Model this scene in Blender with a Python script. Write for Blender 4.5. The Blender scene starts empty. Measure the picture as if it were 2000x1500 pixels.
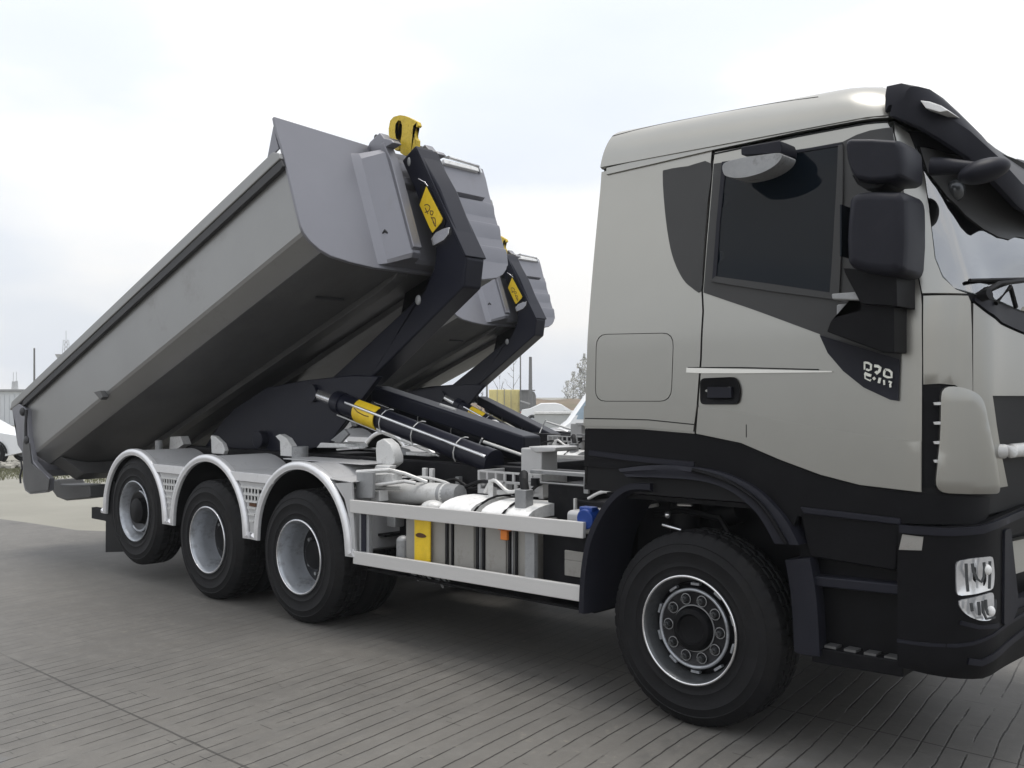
import bpy, bmesh, math, random
import numpy as np
from mathutils import Vector, Matrix
from mathutils.geometry import delaunay_2d_cdt
random.seed(7)
sc = bpy.context.scene
col = sc.collection
R_ = math.radians
# ------------------------------------------------------------------ camera, world, sun, exposure
F, CX, CY = 1896., 1000., 775.
CAM = np.array([2.89, -4.63, 1.83])
RT = np.array([.74, .673, 0.]); RT /= np.linalg.norm(RT)
FW = np.array([-RT[1], RT[0], 0.])
cam_d = bpy.data.cameras.new('camera'); cam = bpy.data.objects.new('camera', cam_d); col.objects.link(cam)
cam_d.sensor_width = 36; cam_d.lens = 36 * F / 2000; cam_d.shift_y = (CY - 750) / 2000
cam_d.clip_end = 3000; cam_d.clip_start = .05
cam.location = CAM
cam.rotation_euler = (R_(90), 0, math.atan2(-FW[0], FW[1]))
sc.camera = cam
SUN_EL, SUN_AZ = R_(83), R_(110)          # azimuth as a direction angle in the xy plane, towards the sun
world = bpy.data.worlds.new('World'); sc.world = world; world.use_nodes = True
nt = world.node_tree; nt.nodes.clear()
def N(t, k, **kw):
    n = t.nodes.new(k)
    for a, b in kw.items(): setattr(n, a, b)
    return n
out = N(nt, 'ShaderNodeOutputWorld'); bgm = N(nt, 'ShaderNodeMixShader')
sky = N(nt, 'ShaderNodeTexSky', sky_type='NISHITA', sun_disc=False); sky.sun_elevation = SUN_EL; sky.sun_rotation = R_(90) - SUN_AZ
sky.air_density = 1.6; sky.dust_density = 5; sky.ozone_density = 1
b1 = N(nt, 'ShaderNodeBackground'); b1.inputs[1].default_value = .12
nt.links.new(sky.outputs[0], b1.inputs[0])
tc = N(nt, 'ShaderNodeTexCoord'); mp = N(nt, 'ShaderNodeMapping'); mp.inputs['Scale'].default_value = (1.3, 1.3, 3.6)
mp.inputs['Location'].default_value = (.35, .2, .1)
nt.links.new(tc.outputs['Generated'], mp.inputs[0])
nz = N(nt, 'ShaderNodeTexNoise'); nz.inputs['Scale'].default_value = 1.5; nz.inputs['Detail'].default_value = 5; nz.inputs['Roughness'].default_value = .45
nt.links.new(mp.outputs[0], nz.inputs[0])
cr = N(nt, 'ShaderNodeValToRGB'); e = cr.color_ramp.elements
e[0].position = .28; e[0].color = (.88, .94, 1.05, 1); e[1].position = .58; e[1].color = (1.22, 1.21, 1.20, 1)
m_ = cr.color_ramp.elements.new(.48); m_.color = (.99, 1.04, 1.12, 1)
nt.links.new(nz.outputs[0], cr.inputs[0])
sz = N(nt, 'ShaderNodeSeparateXYZ'); nt.links.new(tc.outputs['Generated'], sz.inputs[0])
gr0 = N(nt, 'ShaderNodeMapRange', interpolation_type='SMOOTHSTEP'); gr0.inputs[1].default_value = -.02; gr0.inputs[2].default_value = .5; gr0.inputs[3].default_value = .88; gr0.inputs[4].default_value = 1.1
nt.links.new(sz.outputs[2], gr0.inputs[0]); gm0 = N(nt, 'ShaderNodeMix', data_type='RGBA', blend_type='MULTIPLY'); gm0.inputs[0].default_value = 1; nt.links.new(cr.outputs[0], gm0.inputs[6]); nt.links.new(gr0.outputs[0], gm0.inputs[7])
b2 = N(nt, 'ShaderNodeBackground'); b2.inputs[1].default_value = 1.0
nt.links.new(gm0.outputs[2], b2.inputs[0])
bgm.inputs[0].default_value = .90
nt.links.new(b1.outputs[0], bgm.inputs[1]); nt.links.new(b2.outputs[0], bgm.inputs[2]); nt.links.new(bgm.outputs[0], out.inputs[0])
sun_d = bpy.data.lights.new('sun', 'SUN'); sun_d.energy = 1.9; sun_d.angle = R_(24); sun_d.color = (1, .96, .9)
sun = bpy.data.objects.new('sun', sun_d); col.objects.link(sun)
sdir = Vector((math.cos(SUN_AZ) * math.cos(SUN_EL), math.sin(SUN_AZ) * math.cos(SUN_EL), math.sin(SUN_EL)))
sun.rotation_euler = sdir.to_track_quat('Z', 'Y').to_euler(); sun.location = (0, 10, 20)
sc.view_settings.view_transform = 'Standard'; sc.view_settings.look = 'None'
sc.view_settings.exposure = 0.0; sc.view_settings.gamma = 1
sc.render.engine = 'CYCLES'
# ------------------------------------------------------------------ points read off the photograph -> points on known planes of the truck
def ray(u, v): return FW + RT * (u - CX) / F + np.array([0, 0, 1.]) * (CY - v) / F
def on_plane(u, v, p0, n):
    d = ray(u, v); t = np.dot(np.array(p0) - CAM, n) / np.dot(d, n); return CAM + d * t
def Py(u, v, y=0.): return on_plane(u, v, (0, y, 0), np.array([0, 1., 0]))
def Px(u, v, x=0.): return on_plane(u, v, (x, 0, 0), np.array([1., 0, 0]))
def XZ(pts, y=0.): return [(Py(u, v, y)[0], Py(u, v, y)[2]) for u, v in pts]
def proj(p):
    q = np.array(p) - CAM; z = q @ FW; return np.array([CX + F * (q @ RT) / z, CY - F * q[2] / z])
# ------------------------------------------------------------------ materials
MATS = {}
def mat(name, c, rough=.5, metal=0., var=.12, vscale=3., bump=0., bscale=40., coat=0., dirt=None, spec=.5, fine=0., stretch=None):
    m = bpy.data.materials.new(name); m.use_nodes = True; t = m.node_tree; p = t.nodes['Principled BSDF']
    p.inputs['Roughness'].default_value = rough; p.inputs['Metallic'].default_value = metal
    p.inputs['Coat Weight'].default_value = coat; p.inputs['Coat Roughness'].default_value = .12
    p.inputs['Specular IOR Level'].default_value = spec
    co = N(t, 'ShaderNodeTexCoord'); src = co.outputs['Object']
    if stretch:
        mm = N(t, 'ShaderNodeMapping'); mm.inputs['Scale'].default_value = stretch; t.links.new(src, mm.inputs[0]); src = mm.outputs[0]
    n = N(t, 'ShaderNodeTexNoise'); n.inputs['Scale'].default_value = vscale; n.inputs['Detail'].default_value = 6
    n.inputs['Roughness'].default_value = .65
    t.links.new(src, n.inputs[0])
    r = N(t, 'ShaderNodeMapRange'); r.inputs[1].default_value = .3; r.inputs[2].default_value = .7
    r.inputs[3].default_value = 1 - var; r.inputs[4].default_value = 1 + var
    t.links.new(n.outputs[0], r.inputs[0])
    mx = N(t, 'ShaderNodeMix', data_type='RGBA', blend_type='MULTIPLY'); mx.inputs[0].default_value = 1
    mx.inputs[6].default_value = (*c, 1)
    t.links.new(r.outputs[0], mx.inputs[7]); last = mx.outputs[2]
    if dirt:
        n2 = N(t, 'ShaderNodeTexNoise'); n2.inputs['Scale'].default_value = dirt[1]; n2.inputs['Detail'].default_value = 9; n2.inputs['Roughness'].default_value = .75
        t.links.new(src, n2.inputs[0])
        r2 = N(t, 'ShaderNodeMapRange'); r2.inputs[1].default_value = dirt[2]; r2.inputs[2].default_value = dirt[2] + .16
        r2.inputs[3].default_value = 0; r2.inputs[4].default_value = dirt[3]
        t.links.new(n2.outputs[0], r2.inputs[0])
        m2 = N(t, 'ShaderNodeMix', data_type='RGBA'); t.links.new(r2.outputs[0], m2.inputs[0]); t.links.new(last, m2.inputs[6]); m2.inputs[7].default_value = (*dirt[0], 1)
        last = m2.outputs[2]
        rr = N(t, 'ShaderNodeMapRange'); rr.inputs[3].default_value = rough; rr.inputs[4].default_value = min(1, rough + .35); t.links.new(r2.outputs[0], rr.inputs[0]); t.links.new(rr.outputs[0], p.inputs['Roughness'])
    t.links.new(last, p.inputs['Base Color'])
    if bump:
        n3 = N(t, 'ShaderNodeTexNoise'); n3.inputs['Scale'].default_value = bscale; n3.inputs['Detail'].default_value = 5
        t.links.new(src, n3.inputs[0])
        b = N(t, 'ShaderNodeBump'); b.inputs['Strength'].default_value = bump; b.inputs['Distance'].default_value = .02
        t.links.new(n3.outputs[0], b.inputs['Height']); t.links.new(b.outputs[0], p.inputs['Normal'])
    MATS[name] = m; return m
M = dict(
 paint=mat('champagne_paint', (.355, .35, .325), .30, .84, .03, 1.5, coat=.10, bump=.012, bscale=3),
 paint_low=mat('champagne_bumper_paint', (.42, .41, .37), .42, .25, .05, 2, coat=.3),
 black=mat('black_plastic', (.005, .005, .0062), .5, 0, .25, 5, bump=.05, bscale=120, spec=.13, dirt=((.022, .021, .02), 2.2, .58, .3)),
 black_soft=mat('mirror_plastic', (.013, .0135, .020), .48, 0, .12, 6, bump=.04, bscale=150, spec=.2, dirt=((.04, .04, .042), 3, .57, .2)),
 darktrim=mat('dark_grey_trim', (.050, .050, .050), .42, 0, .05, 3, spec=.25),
 glass_dark=mat('tinted_glass', (.003, .006, .010), .04, 0, .05, 2, spec=.2),
 seal=mat('rubber_seal', (.005, .005, .006), .6, spec=.25),
 tyre=mat('tyre_rubber', (.0095, .0095, .0105), .6, 0, .25, 6, bump=.12, bscale=60, spec=.18, dirt=((.032, .030, .028), 2.4, .52, .38)),
 rim=mat('rim_silver', (.42, .44, .47), .34, .55, .1, 8, dirt=((.10, .095, .09), 7, .50, .6)),
 rim_dark=mat('rim_dark_steel', (.018, .018, .021), .36, .5, .25, 9, dirt=((.04, .038, .035), 8, .5, .4)),
 rim_black=mat('rim_dark_grey', (.11, .115, .12), .32, .6, .2, 8, dirt=((.05, .048, .045), 7, .50, .6)),
 hub=mat('hub_iron', (.004, .004, .005), .5, .0, .3, 12, spec=.15),
 chrome=mat('bright_steel', (.72, .72, .73), .2, .9, .1, 8),
 cont=mat('container_paint', (.285, .284, .278), .36, .55, .05, .9, bump=.03, bscale=2.5, coat=.1, dirt=((.20, .19, .175), 1.1, .57, .45)),
 cont_front=mat('container_paint_front_shade', (.225, .225, .247), .38, .45, .05, .9, bump=.03, bscale=2.5, dirt=((.20, .195, .19), 1.3, .58, .4)),  # same container paint, made darker and bluer to imitate the front's lighting
 cont_dark=mat('container_underframe_paint', (.088, .088, .088), .5, .15, .2, 1.2, bump=.05, bscale=9, dirt=((.16, .158, .152), .9, .55, .5), stretch=(1, 2, 2)),
 raildark=mat('dark_fittings_rail_shade', (.035, .035, .037), .55),  # dark fittings, and the shade painted under the container's top rail
 arm=mat('arm_navy_paint', (.008, .009, .018), .38, .05, .12, 3, spec=.26, dirt=((.03, .03, .033), 3.5, .6, .3)),
 yellow=mat('yellow_paint', (.80, .55, .02), .45, 0, .15, 9, bump=.05, bscale=50, dirt=((.25, .14, .02), 9, .58, .6)),
 hook=mat('hook_yellow', (.66, .47, .03), .5, 0, .2, 11, bump=.25, bscale=35, dirt=((.16, .09, .03), 12, .54, .7)),
 orange=mat('orange_plastic', (.75, .22, .03), .4),
 fender=mat('fender_grey', (.50, .50, .50), .38, .35, .06, 5, dirt=((.22, .21, .2), 5, .58, .4)),
 fendertop=mat('fender_top_sheet', (.50, .50, .505), .48, .2, .06, 3, dirt=((.17, .16, .15), 3, .56, .4)),
 fenderlip=mat('fender_lip_alloy', (.80, .80, .81), .28, .45, .05, 6, dirt=((.35, .33, .31), 14, .6, .4)),
 guard=mat('side_guard_alloy', (.60, .59, .575), .42, .2, .035, 2, stretch=(1, 6, 6), dirt=((.40, .385, .36), 5, .6, .4)),
 box=mat('tool_box_sheet', (.30, .29, .27), .5, .15, .08, 3, dirt=((.16, .145, .12), 4, .54, .55)),
 white=mat('white_lid', (.80, .80, .79), .5, 0, .1, 9, dirt=((.35, .34, .32), 11, .52, .6)),
 grey=mat('grey_cast', (.30, .305, .31), .5, .3, .15, 9, dirt=((.1, .095, .09), 9, .54, .6)),
 lightgrey=mat('light_casting', (.62, .62, .61), .45, .2, .12, 9, dirt=((.22, .21, .2), 9, .52, .6)),
 chassis=mat('chassis_black', (.011, .011, .013), .5, .1, .3, 7, bump=.08, bscale=30, spec=.15, dirt=((.05, .047, .042), 5, .57, .5)),
 blue=mat('blue_cap', (.012, .05, .25), .35),
 red=mat('red_lamp', (.30, .03, .02), .25, coat=.5),
 lamp=mat('lamp_reflector', (.82, .83, .85), .16, .6, .1, 20),
 lampdark=mat('lamp_inner_dark', (.08, .085, .09), .2, .4),
 badge=mat('badge_chrome', (.75, .75, .68), .3, .6, .2, 60),
 ink=mat('marking_ink', (.09, .035, .01), .7),
 carwhite=mat('white_car_paint', (.78, .79, .8), .3, 0, .04, 1, coat=.4),
 cargrey=mat('blue_grey_car_paint', (.42, .48, .55), .3, .2, .04, 1, coat=.4),
 pole=mat('pole_steel', (.16, .16, .16), .6),
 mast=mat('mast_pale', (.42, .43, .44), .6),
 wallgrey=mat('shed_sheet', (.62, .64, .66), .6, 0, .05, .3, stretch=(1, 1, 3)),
 concrete=mat('concrete_block', (.17, .17, .17), .8, 0, .15, .8, bump=.1, bscale=8),
 yellowbox=mat('weathered_yellow_sheet', (.74, .64, .28), .6, 0, .12, .8, dirt=((.36, .27, .12), 1.2, .52, .6)),
 bark=mat('bark', (.10, .09, .08), .9, 0, .3, 5),
 twig=mat('haze_paled_foliage', (.50, .51, .48), .9, 0, .35, 3),  # foliage colour lightened to carry part of the distance haze
 earth=mat('brown_earth', (.17, .125, .085), .95, 0, .35, .15, dirt=((.12, .14, .06), .12, .5, .7)),
 rubble=mat('rubble_stone', (.26, .25, .22), .9, 0, .4, 2),
 grass=mat('grass_blades', (.15, .15, .085), .8, 0, .4, 3),
 barrier=mat('barrier_concrete', (.42, .43, .43), .8, 0, .12, .5),
 trimpaint=mat('trim_line_paint', (.80, .79, .74), .25, .3, .03, 3),
 lining=mat('cab_lining', (.72, .75, .74), .8),
 vanglass=mat('van_windscreen', (.30, .38, .45), .08),
 seat=mat('seat_cloth', (.45, .47, .48), .8),
 dash=mat('dashboard_plastic', (.45, .48, .48), .6),
)
def clear_glass():
    m = bpy.data.materials.new('clear_glass'); m.use_nodes = True; t = m.node_tree; t.nodes.clear()
    o = N(t, 'ShaderNodeOutputMaterial'); mx = N(t, 'ShaderNodeMixShader'); tr = N(t, 'ShaderNodeBsdfTransparent'); gl = N(t, 'ShaderNodeBsdfGlossy')
    tr.inputs[0].default_value = (.88, .95, .93, 1); gl.inputs['Roughness'].default_value = .02
    fr = N(t, 'ShaderNodeFresnel'); fr.inputs[0].default_value = 1.9
    ad = N(t, 'ShaderNodeMath', operation='ADD'); ad.inputs[1].default_value = .30; ad.use_clamp = True; t.links.new(fr.outputs[0], ad.inputs[0]); t.links.new(ad.outputs[0], mx.inputs[0]); t.links.new(tr.outputs[0], mx.inputs[1]); t.links.new(gl.outputs[0], mx.inputs[2]); t.links.new(mx.outputs[0], o.inputs[0])
    return m
M['glass'] = clear_glass()
# ------------------------------------------------------------------ mesh helpers
def V(*a): return Vector(a)
def bx(bm, x0, x1, y0, y1, z0, z1):
    vs = [bm.verts.new((x, y, z)) for x in (x0, x1) for y in (y0, y1) for z in (z0, z1)]
    for f in ((0, 1, 3, 2), (4, 6, 7, 5), (0, 4, 5, 1), (2, 3, 7, 6), (0, 2, 6, 4), (1, 5, 7, 3)): bm.faces.new([vs[i] for i in f])
def obx(bm, c, ax, ay, az, sx, sy, sz):
    c, ax, ay, az = Vector(c), Vector(ax), Vector(ay), Vector(az)
    vs = [bm.verts.new(c + ax * (i * sx / 2) + ay * (j * sy / 2) + az * (k * sz / 2)) for i in (-1, 1) for j in (-1, 1) for k in (-1, 1)]
    for f in ((0, 1, 3, 2), (4, 6, 7, 5), (0, 4, 5, 1), (2, 3, 7, 6), (0, 2, 6, 4), (1, 5, 7, 3)): bm.faces.new([vs[i] for i in f])
def prism(bm, pts, vec):
    """closed polygon of 3-D points pushed along vec (caps triangulated robustly)"""
    vec = Vector(vec); n = len(pts); a = [bm.verts.new(Vector(p)) for p in pts]; b = [bm.verts.new(Vector(p) + vec) for p in pts]
    for i in range(n): bm.faces.new((a[i], a[(i + 1) % n], b[(i + 1) % n], b[i]))
    fa = bm.faces.new(a[::-1]); fb = bm.faces.new(b)
    if n > 4: bmesh.ops.triangulate(bm, faces=[fa, fb])
def pxz(bm, xz, y0, y1): prism(bm, [(x, y0, z) for x, z in xz], (0, y1 - y0, 0))
def cyl(bm, p0, p1, r, n=20, r1=None):
    p0, p1 = Vector(p0), Vector(p1); d = (p1 - p0).normalized(); a = d.orthogonal().normalized(); b = d.cross(a); r1 = r if r1 is None else r1
    A = []; B = []
    for i in range(n):
        t = 2 * math.pi * i / n; w = a * math.cos(t) + b * math.sin(t); A.append(bm.verts.new(p0 + w * r)); B.append(bm.verts.new(p1 + w * r1))
    for i in range(n): bm.faces.new((A[i], A[(i + 1) % n], B[(i + 1) % n], B[i]))
    bm.faces.new(A[::-1]); bm.faces.new(B)
def tube(bm, pts, r, n=8, closed=False):
    pts = [Vector(p) for p in pts]; rings = []; L = len(pts)
    for i, p in enumerate(pts):
        if closed: d = pts[(i + 1) % L] - pts[i - 1]
        else: d = pts[min(i + 1, L - 1)] - pts[max(i - 1, 0)]
        d.normalize(); up = Vector((0, 1, 0)) if abs(d.y) < .9 else Vector((0, 0, 1))
        a = d.cross(up).normalized(); b = a.cross(d); rr = r[i] if isinstance(r, (list, tuple)) else r
        rings.append([bm.verts.new(p + a * rr * math.cos(2 * math.pi * k / n) + b * rr * math.sin(2 * math.pi * k / n)) for k in range(n)])
    for i in range(L if closed else L - 1):
        A, B = rings[i], rings[(i + 1) % L]
        for k in range(n): bm.faces.new((A[k], A[(k + 1) % n], B[(k + 1) % n], B[k]))
    if not closed: bm.faces.new(rings[0][::-1]); bm.faces.new(rings[-1])
def lathe(bm, prof, c, n=72, fn=None):
    """prof: (radius, y offset) about the y axis through c"""
    rings = []
    for j, (r, y) in enumerate(prof):
        ring = []
        for i in range(n):
            t = 2 * math.pi * i / n; rr = r + (fn(j, i) if fn else 0)
            ring.append(bm.verts.new((c[0] + rr * math.cos(t), c[1] + y, c[2] + rr * math.sin(t))))
        rings.append(ring)
    for A, B in zip(rings, rings[1:]):
        for i in range(n): bm.faces.new((A[i], A[(i + 1) % n], B[(i + 1) % n], B[i]))
    return rings
def loft(bm, rings, cap=True, closed=True):
    R = [[bm.verts.new(Vector(p)) for p in r] for r in rings]; n = len(R[0])
    for A, B in zip(R, R[1:]):
        for i in range(n if closed else n - 1): bm.faces.new((A[i], A[(i + 1) % n], B[(i + 1) % n], B[i]))
    if cap: bm.faces.new(R[0][::-1]); bm.faces.new(R[-1])
def ellipsoid(bm, c, r, rot=None, nu=20, nv=12, cut=None):
    res = bmesh.ops.create_uvsphere(bm, u_segments=nu, v_segments=nv, radius=1)
    mt = Matrix.Translation(c) @ (rot.to_4x4() if rot else Matrix.Identity(4)) @ Matrix.Diagonal((*r, 1))
    bmesh.ops.transform(bm, matrix=mt, verts=res['verts'])
WL = {}
def obj(name, bm, m, parent=None, bevel=0., smooth=38, kind=None):
    bmesh.ops.recalc_face_normals(bm, faces=bm.faces)
    xs = [v.co for v in bm.verts]
    c = Vector([(min(p[i] for p in xs) + max(p[i] for p in xs)) / 2 for i in range(3)])
    bmesh.ops.translate(bm, verts=bm.verts, vec=-c)
    ca = math.radians(smooth)
    for f in bm.faces: f.smooth = True
    for ed in bm.edges:
        ed.smooth = not (len(ed.link_faces) != 2 or ed.calc_face_angle(0) > ca)
    me = bpy.data.meshes.new(name); bm.to_mesh(me); bm.free()
    o = bpy.data.objects.new(name, me); col.objects.link(o); me.materials.append(M[m] if isinstance(m, str) else m)
    pl = Vector((0, 0, 0))
    if parent: o.parent = parent; pl = WL[parent.name]
    o.location = c - pl; WL[o.name] = c
    if bevel:
        md = o.modifiers.new('bevel', 'BEVEL'); md.width = bevel; md.segments = 3 if bevel > .015 else 2; md.limit_method = 'ANGLE'; md.angle_limit = R_(35); md.harden_normals = True
    if kind: o['kind'] = kind
    return o
def empty(name, loc, label, cat, group=None):
    o = bpy.data.objects.new(name, None); col.objects.link(o); o.location = loc; WL[o.name] = Vector(loc)
    tag(o, label, cat, group); return o
def tag(o, label, cat, group=None):
    o['label'] = label; o['category'] = cat
    if group: o['group'] = group
    return o
def nb(): return bmesh.new()
def one(name, m, parent, fn, bevel=0., smooth=38, kind=None):
    bm = nb(); fn(bm); return obj(name, bm, m, parent, bevel, smooth, kind)
def each(name, m, parent, fn, bevel=0., smooth=38, gap=.012):
    """builds the pieces and links every piece that stands apart as an object of its own"""
    bm = nb()
    if callable(fn): fn(bm)
    else: bm = fn
    seen = {}; isl = []
    for v in bm.verts:
        if v in seen: continue
        st = [v]; seen[v] = 1; L = []
        while st:
            q = st.pop(); L.append(q)
            for e_ in q.link_edges:
                w = e_.other_vert(q)
                if w not in seen: seen[w] = 1; st.append(w)
        isl.append(L)
    bb = [[np.min([v.co[:] for v in L], 0) - gap / 2, np.max([v.co[:] for v in L], 0) + gap / 2, set(L)] for L in isl]
    ch = True
    while ch:
        ch = False
        for i in range(len(bb)):
            for j in range(i + 1, len(bb)):
                if np.all(bb[i][0] <= bb[j][1]) and np.all(bb[j][0] <= bb[i][1]):
                    bb[i] = [np.minimum(bb[i][0], bb[j][0]), np.maximum(bb[i][1], bb[j][1]), bb[i][2] | bb[j][2]]; bb.pop(j); ch = True; break
            if ch: break
    res = []
    for lo, hi, vs in bb:
        b2 = nb(); mp2 = {v: b2.verts.new(v.co) for v in bm.verts if v in vs}
        for f in bm.faces:
            if f.verts[0] in vs: b2.faces.new([mp2[v] for v in f.verts])
        res.append(obj(name, b2, m, parent, bevel, smooth))
    bm.free(); return res[0]
def box(name, m, parent, *a, bevel=.006):
    bm = nb(); bx(bm, *a); return obj(name, bm, m, parent, bevel)
# ------------------------------------------------------------------ cab surface
W = 2.5
A1, A2, A3 = 1.93, 2.40, 3.30
def lerp(a, b, t): return a + (b - a) * t
def sstep(t): t = max(0, min(1, t)); return t * t * (3 - 2 * t)
BT = 3.12
def S(a, b):
    m = False
    if a > A3: a = 2 * A3 - a; m = True
    z = b; ins = 0.; ex = 0.
    if b > BT:
        ph = min((b - BT) / .5, 1) * math.pi / 2; z = BT + .30 * math.sin(ph); ex = .30 * (1 - math.cos(ph))
    bb = min(b, BT)
    ins = .085 * max(0, (bb - 2.15) / .97) ** 1.3 + ex
    xf = 1.47 - .33 * max(0, bb - 2.3) - ex * .9
    rx = .27; ry = .35; xc = xf - rx; xr = -.73 + .07 * (bb - 1.5) / 1.8
    if a <= A1: x = lerp(xr, xc, a / A1); y = ins
    elif a <= A2:
        t = (a - A1) / (A2 - A1) * math.pi / 2; x = xc + rx * math.sin(t); y = ins + ry * (1 - math.cos(t))
    else:
        t = (a - A2) / (A3 - A2); y = lerp(ins + ry, W / 2, t); q = sstep((bb - 2.25) / .3); x = xf + .06 * sstep(t) * (1 - q) + .17 * (1 - (1 - t) ** 2) * q
    if b > BT: z += .05 * ((1.1 - x) / 1.7) * min(1, (b - BT) / .3) - .34 * sstep((x - .55) / .4) * sstep((y - .32) / .5) * min(1, (b - BT) / .3)
    if m: y = W - y
    return np.array([x, y, z])
def nrm(a, b, Sf=S):
    h = 1e-3; n = np.cross(Sf(a + h, b) - Sf(a - h, b), Sf(a, b + h) - Sf(a, b - h)); L = np.linalg.norm(n); return n / L if L else n
def hit(u, v, Sf=S):
    best = None
    p = Py(u, v, .03); st = []
    if p[0] < 1.45: st.append((max(0, min(A1 + .2, (p[0] + .72) / 1.93 * A1)), p[2]))
    st += [(2.2, p[2]), (2.5, 2.0 if v > 700 else 2.7), (2.8, 1.6), (2.9, 2.8)]
    for a0, b0 in st:
        x = np.array([a0, b0])
        for it in range(25):
            r = proj(Sf(*x)) - (u, v)
            if np.linalg.norm(r) < .02: break
            h = 1e-4; J = np.array([(proj(Sf(x[0] + h, x[1])) - proj(Sf(*x))) / h, (proj(Sf(x[0], x[1] + h)) - proj(Sf(*x))) / h]).T
            try: d = np.linalg.lstsq(J + 1e-9, -r, rcond=None)[0]
            except Exception: break
            L = np.linalg.norm(d); d = d * min(1, .25 / L) if L > 0 else d
            x = x + d; x[0] = max(-.05, min(A3 + .4, x[0])); x[1] = max(.2, min(3.6, x[1]))
        e_ = np.linalg.norm(proj(Sf(*x)) - (u, v)); nn = nrm(*x, Sf); fac = np.dot(nn, CAM - Sf(*x))
        sc_ = e_ + (100 if fac < 0 else 0)
        if best is None or sc_ < best[0] - .5: best = (sc_, x)
    if best[0] > 2: print('HIT miss', (u, v), round(best[0], 1), best[1].round(2))
    return tuple(best[1])
def AB(pts): return [hit(*p) if not isinstance(p[0], str) else (p[1], p[2]) for p in pts]
def cat(pts, closed=True, k=5):
    """Catmull-Rom through points"""
    n = len(pts); o = []
    rng = range(n) if closed else range(n - 1)
    for i in rng:
        if closed: p0, p1, p2, p3 = [np.array(pts[(i + j) % n], float) for j in (-1, 0, 1, 2)]
        else: p0, p1, p2, p3 = [np.array(pts[max(0, min(n - 1, i + j))], float) for j in (-1, 0, 1, 2)]
        for q in range(k):
            t = q / k; o.append(tuple(.5 * ((2 * p1) + (-p0 + p2) * t + (2 * p0 - 5 * p1 + 4 * p2 - p3) * t * t + (-p0 + 3 * p1 - 3 * p2 + p3) * t ** 3)))
    if not closed: o.append(tuple(pts[-1]))
    return o
def fil(poly, r, k=5):
    """rounds the corners of a polygon"""
    o = []; n = len(poly)
    for i in range(n):
        p, a, b = np.array(poly[i], float), np.array(poly[i - 1], float), np.array(poly[(i + 1) % n], float)
        da, db = a - p, b - p; la, lb = np.linalg.norm(da), np.linalg.norm(db); q = min(r, la * .48, lb * .48); A, B = p + da / la * q, p + db / lb * q
        for t in np.linspace(0, 1, k): o.append(tuple((1 - t) ** 2 * A + 2 * t * (1 - t) * p + t * t * B))
    return o
def inside(p, poly):
    r = False; n = len(poly); j = n - 1
    for i in range(n):
        if (poly[i][1] > p[1]) != (poly[j][1] > p[1]) and p[0] < (poly[j][0] - poly[i][0]) * (p[1] - poly[i][1]) / (poly[j][1] - poly[i][1]) + poly[i][0]: r = not r
        j = i
    return r
def dens(poly, h=.05):
    o = []; n = len(poly)
    for i in range(n):
        a, b = np.array(poly[i]), np.array(poly[(i + 1) % n]); k = max(1, int(np.linalg.norm(b - a) / h))
        for q in range(k): o.append(tuple(a + (b - a) * q / k))
    return o
def panel(name, m, parent, loops, off=.004, thick=.012, h=.05, mirror=False, bulge=0., Sf=S, only_mesh=None):
    """curved sheet: loops are (a, b) polygons on the cab surface, the first the outline, the rest holes"""
    loops = [dens(l, h) for l in loops]; vs = []; es = []
    for l in loops:
        s = len(vs); vs += [Vector(p) for p in l]; es += [(s + i, s + (i + 1) % len(l)) for i in range(len(l))]
    L0 = loops[0]; x0 = min(p[0] for p in L0); x1 = max(p[0] for p in L0); y0 = min(p[1] for p in L0); y1 = max(p[1] for p in L0)
    allp = np.array([p for l in loops for p in l])
    gx = x0 + h / 2
    while gx < x1:
        gy = y0 + h / 2
        while gy < y1:
            if inside((gx, gy), L0) and not any(inside((gx, gy), l) for l in loops[1:]) and np.min(np.sum((allp - (gx, gy)) ** 2, 1)) > (h * .45) ** 2: vs.append(Vector((gx, gy)))
            gy += h
        gx += h
    r = delaunay_2d_cdt(vs, es, [], 0, 1e-5); P, T = r[0], r[2]
    tris = []
    for t in T:
        c = sum((P[i] for i in t), Vector((0, 0))) / 3
        if inside(c, L0) and not any(inside(c, l) for l in loops[1:]): tris.append(t)
    use = sorted({i for t in tris for i in t}); bm = nb() if only_mesh is None else only_mesh; top = {}; bot = {}
    cx, cy = (x0 + x1) / 2, (y0 + y1) / 2
    for i in use:
        a, b = P[i]; p = Sf(a, b); n = nrm(a, b, Sf); bl = 0
        if bulge: d = math.sqrt(np.min(np.sum((np.array(loops[0]) - (a, b)) ** 2, 1))); bl = bulge * sstep(d / (abs(bulge) * 3))
        top[i] = bm.verts.new(p + n * (off + bl)); bot[i] = bm.verts.new(p + n * (off - thick))
    cnt = {}
    for t in tris:
        bm.faces.new([top[i] for i in t]); bm.faces.new([bot[i] for i in t][::-1])
        for k in range(3):
            e2 = (t[k], t[(k + 1) % 3]); cnt[e2] = 1
    for (i, j) in list(cnt):
        if (j, i) not in cnt: bm.faces.new((top[j], top[i], bot[i], bot[j]))
    if only_mesh is not None: return
    o = obj(name, bm, m, parent, 0, 42)
    if mirror:
        bm2 = nb(); bm2.from_mesh(o.data)
        for v in bm2.verts: v.co = Vector((v.co.x + WL[o.name].x, W - (v.co.y + WL[o.name].y), v.co.z + WL[o.name].z))
        obj(name, bm2, m, parent, 0, 42)
    return o
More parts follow.
